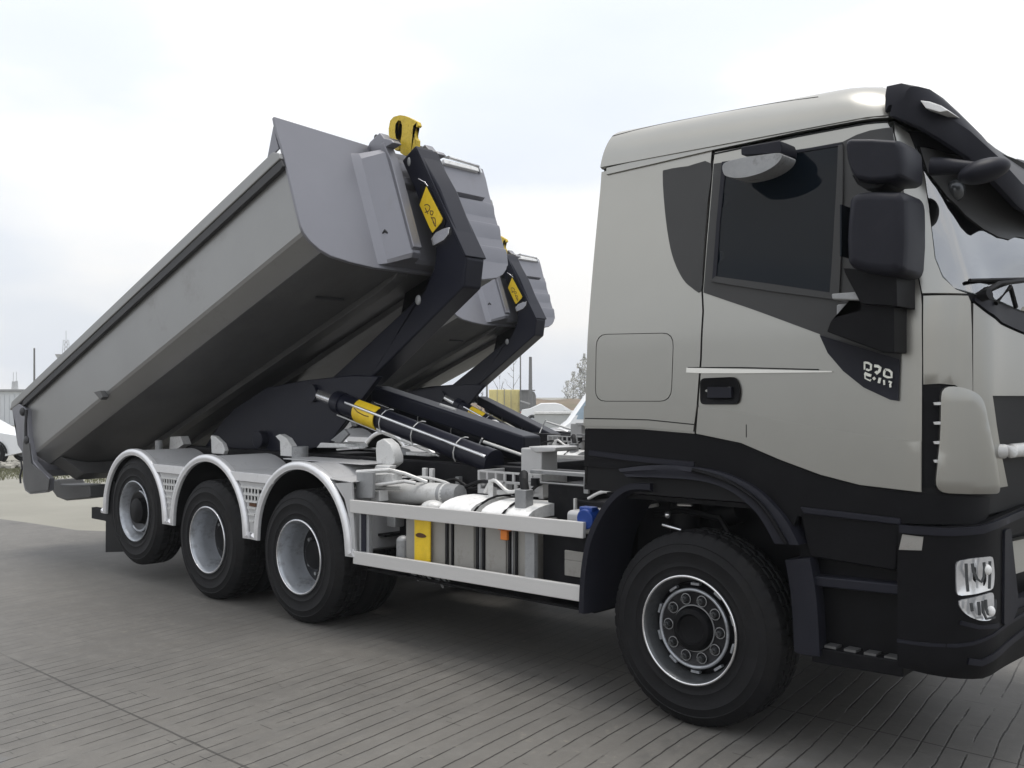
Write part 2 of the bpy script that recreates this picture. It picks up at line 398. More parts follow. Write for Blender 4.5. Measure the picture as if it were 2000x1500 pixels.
def ribbon_poly(pts, w):
    """stroke in (a, b) space to a polygon"""
    L = []; R = []; n = len(pts); w = [w] * n if not isinstance(w, (list, tuple)) else w
    for i in range(n):
        a = np.array(pts[max(0, i - 1)]); b = np.array(pts[min(n - 1, i + 1)]); d = (b - a) / (np.linalg.norm(b - a) + 1e-9); q = np.array([-d[1], d[0]])
        L.append(tuple(np.array(pts[i]) + q * w[i] / 2)); R.append(tuple(np.array(pts[i]) - q * w[i] / 2))
    return L + R[::-1]
exec_parts = []
# ================================================================== TRUCK
def build_truck():
    T = empty('hooklift_truck', (0, 1.25, 0), 'champagne grey four axle hooklift truck nearest the camera, large cab with black mirrors', 'truck', 'hooklift trucks parked side by side')
    # ---------------- cab
    wl_near = AB([(1885, 567), (1865, 562), (1842, 538), (1828, 503), (1821, 444), (1808, 344)])
    atop = wl_near[-1][0]
    botc = AB([(1925, 578), (1960, 590), (1998, 607)])
    botz = botc[-1][1]
    near = [(atop + .01, 3.06)] + wl_near[::-1] + botc
    ws = near + [(A3, botz)] + [(2 * A3 - a, b) for a, b in near[::-1]]
    gl = AB([(1421, 323), (1530, 305), (1641, 287), (1634, 430), (1625, 572), (1510, 555), (1402, 541), (1410, 430)])
    farwin = fil([(2 * A3 - a, b) for a, b in ((.70, 3.0), (1.95, 3.0), (1.98, 2.30), (.70, 2.36))], .06)
    frame = panel('cab_frame', 'seal', T, [[(0, 1.27), (2 * A3, 1.27), (2 * A3, 3.14), (0, 3.14)], ws, farwin], off=-.010, thick=.01, h=.08)
    wsL = [(A3 + (a - A3) * 1.0, b) for a, b in ws]
    panel('interior_lining', 'lining', T, [[(.03, 1.35), (2 * A3 - .03, 1.35), (2 * A3 - .03, 3.12), (.03, 3.12)], wsL, farwin], off=-.04, thick=.012, h=.1)
    panel('windshield', 'glass', T, [ws], off=-.004, thick=.005, h=.08)
    panel('far_window_glass', 'glass', T, [farwin], off=-.003, thick=.005, h=.08)
    # rear side panel
    fc = AB([(1166, 654), (1316, 651), (1311, 783), (1164, 783)]); fc[0] = (max(.07, fc[0][0]), fc[0][1]); fc[3] = (max(.06, fc[3][0]), fc[3][1])
    fl_in = fil(fc, .075); c = np.mean(np.array(fl_in), 0); fl_out = [tuple(c + (np.array(p) - c) * 1.012 + np.sign(np.array(p) - c) * .0015) for p in fl_in]
    rp = [('s', 0, 1.64)] + [(1250, 838), (1357, 847), (1368, 700), (1370.5, 571), (1378, 470), (1388, 340), (1391, 292), (1290, 312)] + [('s', 0.0, 3.185)]
    rear = panel('cab_side_panel', 'paint', T, [AB(rp), fl_out], off=.004, thick=.012)
    panel('locker_flap', 'paint', rear, [fl_in], off=.004, thick=.01)
    q = AB([(1296, 342), (1303, 332), (1345, 325), (1390, 320), (1383, 400), (1375, 500), (1371, 568), (1352, 562), (1335, 545), (1318, 510), (1308, 470), (1300, 410)])
    panel('quarter_panel_trim', 'darktrim', rear, [cat(q, True, 3)], off=.009, thick=.006)
    panel('cab_sill', 'paint', rear, [AB([('s', 0.0, 1.655), (1250, 834), (1357, 843), (1364, 791), (1250, 790), ('s', 0.0, 1.775)])], off=.018, thick=.018)
    one('seam_line', 'seal', rear, lambda bm: panel('', 0, 0, [ribbon_poly(AB([('s', .01, 1.70), (1200, 818), (1270, 820), (1359, 829)]), .006)], off=.0195, thick=.003, only_mesh=bm))
    # gutter strip and roof
    def strip(name, m, par, pts, w, off, th, mir=False):
        return panel(name, m, par, [ribbon_poly(AB(pts), w)], off=off, thick=th, h=.06, mirror=mir)
    strip('roof_gutter', 'paint', T, [(1187, 336), (1280, 315), (1393, 289), (1560, 254), (1733, 227)], .036, .016, .02, True)
    strip('door_top_strip', 'seal', T, [(1395, 301), (1560, 267), (1733, 239)], .008, .006, .004)
    strip('gutter_shadow_gap', 'seal', T, [(1187, 329), (1280, 308), (1393, 282), (1560, 247), (1733, 221)], .008, .014, .01)
    # roof cap
    bm = nb(); NA = 90; na = [(2 * A3) * i / NA for i in range(NA + 1)]; nbv = [3.205 + .42 * (j / 14) for j in range(15)]
    G = [[bm.verts.new(S(a, b) + nrm(a, b) * (.022 - .02 * (k == 0))) for a in na] for k, b in enumerate([3.20] + nbv)]
    for A, B in zip(G, G[1:]):
        for i in range(NA): bm.faces.new((A[i], A[i + 1], B[i + 1], B[i]))
    tp = G[-1]; h = NA // 2
    for i in range(h):
        j = NA - i
        if j - 1 > i + 1: bm.faces.new((tp[i], tp[i + 1], tp[j - 1], tp[j]))
        elif j - 1 == i + 1: bm.faces.new((tp[i], tp[i + 1], tp[j]))
    lo = [G[k][0] for k in range(len(G))]; hi = [G[k][-1] for k in range(len(G))]
    for k in range(len(G) - 1): bm.faces.new((lo[k], lo[k + 1], hi[k + 1], hi[k]))
    roof = obj('roof', bm, 'paint', T, 0, 50)
    strip('roof_seam', 'seal', roof, [(1199, 272), (1300, 248), (1400, 226), (1520, 205), (1600, 197)], .005, .0235, .004)
    # door
    dr = AB([(1397, 298), (1560, 267), (1733, 241), (1745, 262), (1758, 345), (1775, 450), (1799, 574), (1801, 700), (1800, 961), (1790, 960), (1680, 947), (1603, 927), (1525, 898), (1448, 865), (1361, 847), (1371.5, 700), (1374, 571), (1381.5, 470), (1392, 345)])
    door = panel('door', 'paint', T, [dr], off=.004, thick=.012)
    dk = AB([(1396, 321), (1470, 309), (1536, 299), (1610, 285), (1648, 278), (1675, 264), (1700, 256), (1742, 250), (1744, 268), (1756, 345), (1761, 400), (1762, 560), (1762, 672), (1757, 783), (1742, 781), (1690, 755), (1650, 722), (1625, 690), (1603, 653), (1500, 615), (1376, 572), (1383, 480)])
    panel('window_surround', 'darktrim', door, [dk], off=.011, thick=.009)
    wf = AB([(1413, 318), (1530, 299), (1648, 281), (1640, 430), (1633, 580), (1510, 562), (1394, 547), (1403, 430)])
    panel('window_frame', 'black_soft', door, [wf, gl], off=.018, thick=.008)
    panel('window_glass', 'glass_dark', door, [gl], off=.012, thick=.004)
    panel('window_sill', 'darktrim', door, [AB([(1402, 541), (1510, 556), (1625, 573), (1640, 587), (1510, 570), (1392, 551)])], off=.026, thick=.02)
    panel('pillar_trim', 'darktrim', door, [AB([(1641, 287), (1650, 285), (1642, 590), (1630, 586), (1625, 572), (1634, 430)])], off=.027, thick=.016)
    bl = AB([(1604, 655), (1660, 672), (1760, 702), (1757, 783), (1742, 781), (1690, 757), (1650, 725), (1620, 690)])
    panel('lower_trim_blade', 'black_soft', door, [bl], off=.020, thick=.012, bulge=-.004)
    # badge strokes, at the place of the writing
    zz = lambda L: AB([(1640 + x / 11.54, 670 + y / 11.54) for x, y in L])
    bm = nb()
    for pts, w in (([(605, 440), (690, 452), (752, 495), (745, 600), (690, 615), (640, 592)], .016), ([(603, 425), (603, 600)], .012), ([(603, 680), (670, 715), (752, 738)], .022), ([(612, 712), (615, 795), (735, 855), (742, 815)], .010),
                   ([(822, 515), (900, 525), (958, 562), (935, 635), (880, 685), (850, 640)], .022), ([(1062, 598), (1150, 612), (1210, 665), (1212, 775), (1120, 772), (1042, 735), (1048, 650), (1070, 600)], .017),
                   ([(800, 775), (838, 825)], .020), ([(950, 785), (925, 905)], .020), ([(1042, 835), (1047, 945)], .014), ([(1145, 868), (1205, 885), (1178, 935), (1190, 1000)], .015)):
        panel('', 0, 0, [ribbon_poly(zz(pts), w * .62)], off=.024, thick=.005, only_mesh=bm)
    each('number_badge', 'badge', door, bm)
    strip('trim_line', 'trimpaint', door, [(1343, 723), (1372, 724), (1450, 725), (1627, 726)], [.026, .028, .022, .006], .014, .012)
    one('trim_shadow_gap', 'seal', door, lambda bm: panel('', 0, 0, [ribbon_poly(AB([(1345, 718), (1450, 718), (1600, 722)]), .006)], off=.010, thick=.008, only_mesh=bm))
    lo_ = AB([(1362, 846), (1366, 795), (1420, 800), (1500, 816), (1600, 835), (1700, 852), (1799, 862), (1799, 959), (1790, 959), (1680, 946), (1603, 926), (1525, 897), (1448, 864)])
    panel('door_skirt', 'paint', door, [lo_], off=.013, thick=.011)
    one('panel_notch', 'seal', door, lambda bm: panel('', 0, 0, [ribbon_poly(AB([(1460, 829), (1460, 854)]), .004)], off=.0145, thick=.003, only_mesh=bm))
    hp = AB([(1371, 742), (1378, 738), (1428, 736), (1440, 742), (1447, 760), (1446, 780), (1436, 789), (1378, 790), (1371, 785)])
    hd = panel('door_handle', 'black', door, [fil(AB([(1371, 739), (1440, 736), (1449, 760), (1445, 790), (1371, 790)]), .03)], off=.020, thick=.018, bulge=-.022)
    panel('handle_grip', 'black_soft', door, [AB([(1386, 756), (1432, 756), (1433, 777), (1386, 777)])], off=.026, thick=.02)
    # pillar and corner
    panel('front_pillar', 'paint', T, [AB([(1747, 242), (1757, 300), (1760, 345), (1777, 450), (1801.5, 573), (1888, 574), (1866, 566), (1840, 542), (1825, 505), (1818, 446), (1805, 350), (1790, 300), (1775, 262)])], off=.004, thick=.014, mirror=True)
    cp = AB([(1803.5, 578), (1890, 578), (1895, 590), (1897, 640), (1898, 700), (1899, 780), (1865, 752), (1835, 749), (1803.5, 751)])
    panel('corner_panel', 'paint', T, [cp], off=.003, thick=.012, mirror=True)
    slot = panel('side_air_slot', 'black', T, [AB([(1803.5, 756), (1840, 756), (1834, 860), (1830, 952), (1803.5, 953)])], off=-.002, thick=.01, mirror=True)
    bm = nb()
    for v in (790, 828, 866, 902):
        panel('', 0, 0, [AB([(1822, v - 4), (1835, v - 5), (1836, v + 1), (1824, v + 1)])], off=.02, thick=.02, only_mesh=bm)
    each('slot_fin', 'lightgrey', slot, bm)
    df = AB([(1836, 753), (1868, 757), (1895, 768), (1908, 790), (1918, 830), (1932, 890), (1936, 940), (1932, 965), (1880, 964), (1824, 962), (1831, 900), (1835, 830)])
    panel('air_deflector', 'paint', T, [fil(AB([(1836, 753), (1880, 757), (1912, 775), (1927, 850), (1946, 963), (1824, 961), (1834, 850)]), .06)], off=.022, thick=.03, h=.03, mirror=True, bulge=.008)
    # front face
    fa = hit(1899.5, 640)[0]; fb0 = hit(1935, 968)[1]
    gr = AB([(1937, 773), (1945, 830), (1955, 890), (1968, 955)]); gz = gr[-1][1]
    go = gr + [(2 * A3 - a, b) for a, b in gr[::-1]]
    ft = AB([(1900, 592), (1925, 612), (1953, 634), (1998, 654)])
    fp = ft + [(A3, ft[-1][1])] + [(2 * A3 - a, b) for a, b in ft[::-1]] + [(2 * A3 - fa, 1.39), (fa, 1.39)]
    front = panel('front_panel', 'paint', T, [fp, go], off=.004, thick=.014, h=.07)
    panel('grille', 'black', front, [go], off=-.05, thick=.02, h=.09)
    cw = AB([(1900, 583), (1930, 588), (1960, 598), (1998, 614)])
    panel('cowl', 'black_soft', front, [cw + [(A3, cw[-1][1])] + [(2 * A3 - a, b) for a, b in cw[::-1]] + [(2 * A3 - a, b - .012) for a, b in ft] + [(A3, ft[-1][1] - .012)] + [(a, b + .010) for a, b in ft[::-1]]], off=.012, thick=.02)
    bm = nb(); 
    for b0, b1 in ((hit(1952, 895)[1], hit(1950, 868)[1]),):
        bb = (b0 + b1) / 2; pts = [S(a, bb) + nrm(a, bb) * o_ for a, o_ in ([(gr[1][0] + .04, -.04), (gr[1][0] + .06, .02)] + [(a, .03) for a in np.linspace(gr[1][0] + .12, 2 * A3 - gr[1][0] - .12, 14)] + [(2 * A3 - gr[1][0] - .06, .02), (2 * A3 - gr[1][0] - .04, -.04)])]
        tube(bm, pts, .035, 12)
    obj('grille_bar', bm, 'lightgrey', front)
    bm = nb()
    for k in range(5):
        bb = gz + .06 + k * .11
        aa = gr[3][0] + .03
        panel('', 0, 0, [ribbon_poly([(a, bb) for a in np.linspace(aa, 2 * A3 - aa, 12)], .035)], off=-.015, thick=.02, only_mesh=bm, h=.1)
    each('grille_slat', 'cont_dark', front, bm)
    # wipers
    bm = nb()
    for a0, sg in ((hit(1890, 565)[0] + .06, 1), (A3 + .1, 1)):
        p = [S(a0, 2.31) + nrm(a0, 2.31) * .02, S(a0 + .15, 2.36) + nrm(a0, 2.36) * .04, S(a0 + .5, 2.42) + nrm(a0 + .5, 2.42) * .02]
        tube(bm, p, .013, 6); p = [S(a0 - .05, 2.37) + nrm(a0, 2.37) * .015, S(a0 + .55, 2.43) + nrm(a0 + .5, 2.42) * .015]; tube(bm, p, .009, 6); cyl(bm, S(a0, 2.3), S(a0, 2.3) + nrm(a0, 2.3) * .05, .025)
        p = [S(a0 + .1, 2.27) + nrm(a0, 2.3) * .02, S(a0 + .22, 2.34) + nrm(a0, 2.36) * .06, S(a0 + .34, 2.27) + nrm(a0 + .2, 2.3) * .03]; tube(bm, p, .012, 6)
    each('wiper', 'seal', T, bm, gap=.05)
    # glass top band
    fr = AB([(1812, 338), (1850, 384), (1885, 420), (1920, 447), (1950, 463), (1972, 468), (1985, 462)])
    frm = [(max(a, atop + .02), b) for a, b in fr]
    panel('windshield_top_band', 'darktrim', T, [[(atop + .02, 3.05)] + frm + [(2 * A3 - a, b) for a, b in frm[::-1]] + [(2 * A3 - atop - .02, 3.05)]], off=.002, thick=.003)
    # rear wall, floor, interior
    bm = nb(); ring = [S(0, b) for b in np.linspace(1.3, 3.12, 8)] + [S(0, b) for b in np.linspace(3.16, 3.6, 8)]
    ring2 = [S(2 * A3, b) for b in np.linspace(1.3, 3.12, 8)] + [S(2 * A3, b) for b in np.linspace(3.16, 3.6, 8)]
    pa = [bm.verts.new(p + np.array([.012, .003, 0])) for p in ring]; pb = [bm.verts.new(p + np.array([.012, -.003, 0])) for p in ring2]
    for i in range(len(pa) - 1): bm.faces.new((pa[i], pa[i + 1], pb[i + 1], pb[i]))
    obj('cab_rear_wall', bm, 'paint', T)
    box('headliner', 'lining', T, -.6, 1.0, .35, 2.15, 3.22, 3.24)
    box('rear_lining', 'lining', T, -.62, -.60, .15, 2.35, 1.36, 3.2)
    box('cab_floor', 'chassis', T, -.66, 1.22, .06, 2.44, 1.29, 1.33)
    box('dashboard', 'dash', T, 1.02, 1.30, .12, 2.38, 1.85, 2.16, bevel=.06)
    for y in (.35, 1.55):
        s = box('driver_seat', 'seat', T, .15, .65, y, y + .55, 1.75, 1.92, bevel=.04)
        box('backrest', 'seat', s, .02, .18, y + .03, y + .52, 1.95, 2.6, bevel=.05)
    bm = nb(); ct = Vector((.86, .62, 2.12)); ax = Vector((-.5, 0, .86)); ux = Vector((.86, 0, .5)); uy = Vector((0, 1, 0))
    tube(bm, [ct + (ux * math.cos(t) + uy * math.sin(t)) * .23 for t in np.linspace(0, 2 * math.pi, 28)[:-1]], .018, 8, True)
    cyl(bm, ct, ct - ax * .35, .03); obx(bm, ct - ax * .02, ux, uy, ax, .1, .42, .03)
    obj('steering_wheel', bm, 'seal', T)
    # lower black body
    low = AB([('s', 0, 1.635), (1250, 838), (1360, 849), (1448, 868), (1525, 901), (1603, 930), (1680, 950), (1790, 964), (1803, 963), (1880, 968), (1934, 971), (1932, 1000), (1925, 1024), (1850, 1024), (1757, 1021), (1660, 1016), (1558, 1007), (1545, 1040), (1530, 1012), (1500, 974), (1448, 940), (1400, 922), (1359, 914), (1293, 910), (1210, 916), ('s', 0, 1.41)])
    lb = panel('lower_cab_panel', 'black', T, [low], off=.000, thick=.02)
    strip('lower_cab_ridge', 'black_soft', lb, [(1152, 884), (1220, 893), (1300, 902), (1357, 907)], .03, .012, .014)
    # ---------------- front wheel arch flare
    def arch(name, m, outer, inner, y0, y1, par):
        o2 = cat(XZ(outer, y0), False, 4); i2 = cat(XZ(inner, y0), False, 4); k = len(o2)
        bm = nb(); rings = []
        for i in range(k):
            ox, oz = o2[i]; j = i * (len(i2) - 1) / (k - 1); j0 = int(j); j1 = min(j0 + 1, len(i2) - 1); ix = lerp(i2[j0][0], i2[j1][0], j - j0); iz = lerp(i2[j0][1], i2[j1][1], j - j0)
            mx, mz = (ox * .6 + ix * .4), (oz * .6 + iz * .4)
            rings.append([(ox, y1, oz), (ox * .93 + ix * .07, y0 + .012, oz * .93 + iz * .07), (mx, y0, mz), (lerp(mx, ix, .5), y0 + .010, lerp(mz, iz, .5)), (ix, y0 + .004, iz), (ix, y0 + .02, iz - .004), (ix, y1, iz)])
        loft(bm, rings); return obj(name, bm, m, par, 0, 50)
    ar = arch('wheel_arch_flare', 'black_soft', [(1204, 915), (1250, 909), (1300, 907), (1359, 912), (1405, 921), (1448, 938), (1480, 957), (1506, 981), (1537, 1018), (1562, 1065)], [(1222, 931), (1290, 933), (1358, 938), (1400, 948), (1435, 965), (1471, 996), (1492, 1025), (1512, 1062)], -.045, .12, T)
    bm = nb(); tube(bm, [(x, -.05, z) for x, z in cat(XZ([(1352, 918), (1395, 930), (1440, 950), (1490, 990), (1536, 1062)], -.05), False, 5)], .012, 8)
    obj('flare_bead', bm, 'black', ar)
    # mud guards behind and ahead of the wheel
    def guard(name, m, outer, th, y0, y1, par):
        pts = cat(XZ(outer, y0), False, 6); bm = nb(); rings = []
        for i, (x, z) in enumerate(pts):
            a = np.array(pts[max(0, i - 1)]); b = np.array(pts[min(len(pts) - 1, i + 1)]); d = (b - a) / np.linalg.norm(b - a); q = np.array([-d[1], d[0]]) * th
            rings.append([(x, y0 + .03, z), (x + q[0] * .3, y0, z + q[1] * .3), (x + q[0], y0, z + q[1]), (x + q[0], y0 + .03, z + q[1]), (x + q[0] * .6, y1, z + q[1] * .6), (x, y1, z)])
        loft(bm, rings); return obj(name, bm, m, par, 0, 50)
    guard('rear_mudguard', 'black_soft', [(1270, 962), (1228, 963), (1198, 985), (1172, 1025), (1155, 1070), (1146, 1130), (1143, 1200)], -.05, -.02, .42, T)
    fm = guard('front_mudguard', 'black_soft', [(1528, 1095), (1540, 1170), (1546, 1275)], .15, -.03, .40, T)
    each('wheel_well', 'hub', T, lambda bm: [bx(bm, -.66, 1.2, .46, 2.04, .62, 1.26), bx(bm, .62, 1.12, .08, .46, .5, 1.2), bx(bm, -.60, .6, .05, .46, 1.235, 1.26)])
    each('suspension_arm', 'hub', T, lambda bm: [cyl(bm, (-.25, .36, .85), (-.25, .36, 1.2), .09), cyl(bm, (-.05, .36, 1.12), (.12, .36, 1.18), .07), tube(bm, [(-.42, .3, 1.12), (-.2, .27, 1.16), (.05, .25, 1.14), (.12, .25, 1.04)], .018)])
    each('brake_fitting', 'chrome', T, lambda bm: [ellipsoid(bm, (-.30, .25, 1.13), (.022, .022, .022)), tube(bm, [(-.22, .24, 1.20), (-.12, .23, 1.205)], .012), tube(bm, [(-.33, .24, 1.07), (-.2, .24, 1.05)], .009)])
    # ---------------- step unit
    P = lambda u, v, y=0.: Py(u, v, y)
    st = nb(); x0, x1 = .64, 1.165
    bx(st, x0 + .02, x1, .10, .5, .55, 1.25)
    step = obj('step_unit', st, 'black', T, .01)
    zt = [P(1558, 1007)[2], P(1755, 1021)[2]]
    pxz(bm := nb(), [(x0, 1.265), (x1 - .01, 1.25), (x1 - .03, 1.00), (x0 + .06, 1.02)], .012, .12); obj('upper_step_panel', bm, 'black', step, .012)
    pxz(bm := nb(), [(x0 + .02, 1.272), (x1, 1.255), (x1, 1.225), (x0 + .04, 1.24)], -.012, .10); obj('upper_step_ledge', bm, 'black_soft', step, .006)
    z1 = P(1590, 1133)[2]; z2 = P(1757, 1150)[2]
    pxz(bm := nb(), [(.70, z1 + .02), (x1, z2 + .02), (x1, z2 - .03), (.70, z1 - .03)], -.005, .12); obj('middle_step_ledge', bm, 'black_soft', step, .008)
    zb = P(1590, 1266)[2]
    pxz(bm := nb(), [(.72, zb + .005), (x1 + .01, zb + .015), (x1 + .01, zb - .06), (.72, zb - .07)], -.005, .30); obj('bottom_step', bm, 'black', step, .006)
    each('step_grip', 'cont_dark', step, lambda bm: [bx(bm, .78 + .1 * k, .84 + .1 * k, .01, .09, zb + .01, zb + .022) for k in range(4)])
    # ---------------- bumper
    def SB(a, b):
        p = S(a, max(b, .3)); n = nrm(a, 1.5)
        k = .0 if b > .62 else -.09 * (1 - math.sqrt(max(0, 1 - ((.62 - b) / .16) ** 2))) if b > .46 else -.09
        return p + n * (.028 + k) * 1.0
    ab_ = hit(1757, 1100)[0]; zt_ = P(1757, 1024)[2]
    oh = AB([(1955, 1040), (1962, 1085), (1968, 1135), (1972, 1180)])
    bo = [(ab_, .56), (ab_, zt_)] + AB([(1850, 1027), (1905, 1024), (1930, 1012), (1960, 1000), (1998, 984)])
    zc = bo[-1][1]
    outl = bo + [(A3, zc)] + [(2 * A3 - a, b) for a, b in bo[::-1]] + [(2 * A3 - a, b) for a, b in [(2.3, .505)]] + [(A3, .53), (2.3, .505)]
    oa = oh[0][0]; opn = [(oa, .78), (2 * A3 - oa, .78), (2 * A3 - oa, 1.17), (oa, 1.15)]
    hl = AB([(1860, 1094), (1890, 1088), (1925, 1084), (1928, 1120), (1926, 1148), (1890, 1158), (1861, 1161), (1860, 1130)])
    hl2 = AB([(1862, 1170), (1890, 1164), (1926, 1153), (1927, 1180), (1924, 1208), (1905, 1210), (1885, 1203), (1870, 1190)])
    bum = panel('bumper', 'black', T, [outl, opn], off=0, thick=.03, h=.06, Sf=SB)
    strip('bumper_top_lip', 'black_soft', bum, [(1763, 1031), (1850, 1037), (1905, 1033), (1935, 1021), (1965, 1008), (1996, 995)], .035, .045, .03)
    strip('bumper_crease', 'black_soft', bum, [(1757, 1249), (1810, 1256), (1860, 1258), (1890, 1254), (1940, 1228), (1996, 1192)], .016, .034, .012)
    strip('bumper_lower_fold', 'black_soft', bum, [(1882, 1288), (1905, 1292), (1940, 1270), (1996, 1225)], .03, .036, .02)
    bm = nb(); 
    for pts, w in (([(oa + .0, .80), (oa + .3, .80), (A3, .82)], .05),):
        panel('', 0, 0, [ribbon_poly(pts, w)], off=.02, thick=.05, only_mesh=bm)
    obj('bumper_inner_lip', bm, 'black_soft', bum)
    panel('bumper_opening_back', 'hub', bum, [[(oa - .02, .76), (2 * A3 - oa + .02, .76), (2 * A3 - oa + .02, 1.19), (oa - .02, 1.19)]], off=-.1, thick=.02, h=.1)
    panel('tow_cover', 'paint_low', bum, [[(oa + .06, .93), (2 * A3 - oa - .06, .93), (2 * A3 - oa - .06, 1.08), (oa + .16, 1.10), (oa + .06, 1.06)]], off=-.03, thick=.05, h=.1)
    ic = AB([(1990, 960), (1975, 960)])
    panel('side_marker_lamp', 'box', bum, [AB([(1768, 1042), (1804, 1047), (1801, 1073), (1761, 1072)])], off=.036, thick=.02)
    for nm, L, mir in (('headlight', hl, True), ('fog_lamp', hl2, True)):
        h_ = panel(nm, 'lamp', T, [fil(L, .02, 3)], off=.036, thick=.02, mirror=True, bulge=-.008)
        c0 = np.mean(np.array(L), 0)
        pc = [AB([(u, v) for u, v in L2]) for L2 in (([(1880, 1096), (1882, 1112), (1888, 1126), (1895, 1132), (1899, 1122), (1900, 1104), (1899, 1094)], [(1870, 1096), (1871, 1125), (1873, 1150)], [(1909, 1092), (1909, 1120), (1908, 1145)]) if nm == 'headlight' else ([(1902, 1166), (1903, 1184), (1906, 1194), (1913, 1197), (1918, 1186), (1919, 1166)], [(1878, 1172), (1880, 1188)], [(1890, 1170), (1892, 1196)], [(1897, 1168), (1898, 1190), (1903, 1203), (1918, 1200)]))]
        for L2 in pc:
            bm = nb(); panel('', 0, 0, [ribbon_poly(L2, .010)], off=.040, thick=.006, only_mesh=bm, Sf=SB); obj('lamp_bowl_rim', bm, 'lampdark', h_)
        bm = nb(); ellipsoid(bm, SB(*AB([(1905, 1108) if nm == 'headlight' else (1911, 1188)])[0]) + nrm(*c0) * .04, (.018, .018, .024)); obj('lamp_bulb', bm, 'white', h_)
    panel('bumper_end', 'black_soft', bum, [fil(AB([(1946, 1034), (1958, 1030), (1974, 1180), (1960, 1215), (1944, 1218)]), .02)], off=.040, thick=.02)
    strip('lamp_housing_lip', 'black_soft', bum, [(1868, 1213), (1900, 1222), (1936, 1220)], .02, .036, .02)
    # ---------------- sun visor
    bm = nb(); rings = []
    TY = [.10, .12, .16, .22, .30, .42, .60, .90, 1.25]; TX = [1.10, 1.14, 1.20, 1.28, 1.37, 1.46, 1.52, 1.555, 1.57]; TZ = [3.19, 3.165, 3.13, 3.065, 2.985, 2.87, 2.76, 2.725, 2.71]
    for y in TY + [W - q for q in TY[::-1][1:]]:
        yy = min(y, W - y); tx = float(np.interp(yy, TY, TX)); tz = float(np.interp(yy, TY, TZ)); th_ = .02 + .10 * sstep((yy - .10) / .12)
        A = np.array((1.12, 3.35 - .05 * (yy < .11) - .075 * sstep((yy - .3) / .5))); T_ = np.array((tx, tz)); FT = T_ + (.012, th_); B = np.array((1.05, 3.22))
        o = [(1.05, A[1]), tuple(A), tuple(A * .62 + FT * .38 + (.035, .035)), tuple(A * .28 + FT * .72 + (.022, .022)), tuple(FT), tuple(T_ + (.006, .012)), tuple(T_), tuple(T_ + (-.03, .006)), tuple(T_ * .68 + B * .32 + (0, .05)), tuple(T_ * .34 + B * .66 + (0, .04)), tuple(B)]
        rings.append([(x, y, z) for x, z in o])
    loft(bm, rings); vs_ = obj('sun_visor', bm, 'black_soft', T, 0, 30)
    bm = nb(); prism(bm, [Py(u, v, .12) for u, v in [(1797, 196), (1815, 198), (1838, 206), (1852, 216), (1836, 219), (1808, 211)]], (0, .20, 0)); obj('visor_marker_lamp', bm, 'white', vs_, .004)
    # front mirror
    bm = nb(); tube(bm, [Py(1818, 325, .16), Py(1850, 325, .17), Py(1900, 328, .2)], [.045, .04, .03], 10)
    ma = obj('front_mirror_arm', bm, 'black_soft', T)
    c = Vector(Py(1922, 334, .2)); rot = Matrix((Vector(RT), Vector(FW), Vector((0, 0, 1)))).transposed() @ Matrix.Rotation(R_(-14), 3, 'Y')
    bm = nb(); ellipsoid(bm, c, (.118, .10, .056), rot, 28, 16); obj('front_mirror', bm, 'black_soft', T)
    bm = nb(); ellipsoid(bm, Py(1866, 372, .35), (.045, .045, .055)); obj('visor_lamp', bm, 'lampdark', T)
    # side mirrors
    def rbox(name, m, par, px, y0, y1, bev, taper=.85):
        xz = XZ(px, y0); bm = nb(); c = np.mean(np.array(xz), 0)
        rings = []
        for y, k in ((y0, .86), (y0 + .02, .95), (y0 + .06, 1.0), (y1 - .05, 1.0), (y1, .9)): rings.append([(c[0] + (x - c[0]) * k, y, c[1] + (z - c[1]) * k) for x, z in xz])
        loft(bm, rings); return obj(name, bm, m, par, bev, 50)
    mu = [(1646, 275), (1655, 268), (1700, 268), (1752, 271), (1762, 285), (1764, 320), (1763, 345), (1750, 352), (1700, 356), (1668, 350), (1658, 335), (1650, 310)]
    ml = [(1656, 388), (1665, 374), (1700, 371), (1755, 372), (1765, 380), (1766, 420), (1766, 470), (1762, 532), (1740, 538), (1690, 532), (1652, 520), (1650, 470), (1652, 430)]
    mp_ = rbox('upper_side_mirror', 'black_soft', T, mu, -.30, -.02, .022)
    m2 = rbox('lower_side_mirror', 'black_soft', T, ml, -.32, -.02, .022)
    for p in ([(1668, 342), (1752, 346), (1742, 360), (1720, 372), (1700, 374), (1680, 362)],): one('mirror_neck', 'black', mp_, lambda bm: pxz(bm, XZ(p, -.2), -.24, -.04), .01)
    one('mirror_glass', 'glass_dark', m2, lambda bm: bx(bm, P(1656, 400, -.2)[0] - .004, P(1656, 400, -.2)[0] + .004, -.28, -.06, 2.48, 2.72))
    arm_ = each('mirror_bracket', 'black', T, lambda bm: [pxz(bm, XZ([(1655, 525), (1760, 535), (1762, 600), (1690, 595), (1672, 548)], -.16), -.22, .02), pxz(bm, XZ([(1700, 560), (1762, 560), (1762, 690), (1740, 690), (1632, 650), (1640, 628), (1700, 610)], -.06), -.16, .06)], .012)
    each('bracket_arm', 'grey', arm_, lambda bm: [pxz(bm, XZ([(1640, 577), (1702, 572), (1714, 580), (1700, 590), (1642, 588)], -.1), -.20, .03), pxz(bm, XZ([(1640, 596), (1692, 590), (1694, 604), (1640, 630)], -.06), -.10, .03)], .008)
    # far side mirrors
    each('far_side_mirror', 'black_soft', T, lambda bm: [bx(bm, 1.0, 1.26, 2.54, 2.78, 2.78, 3.02), bx(bm, 1.0, 1.26, 2.54, 2.78, 2.40, 2.75)], .05)
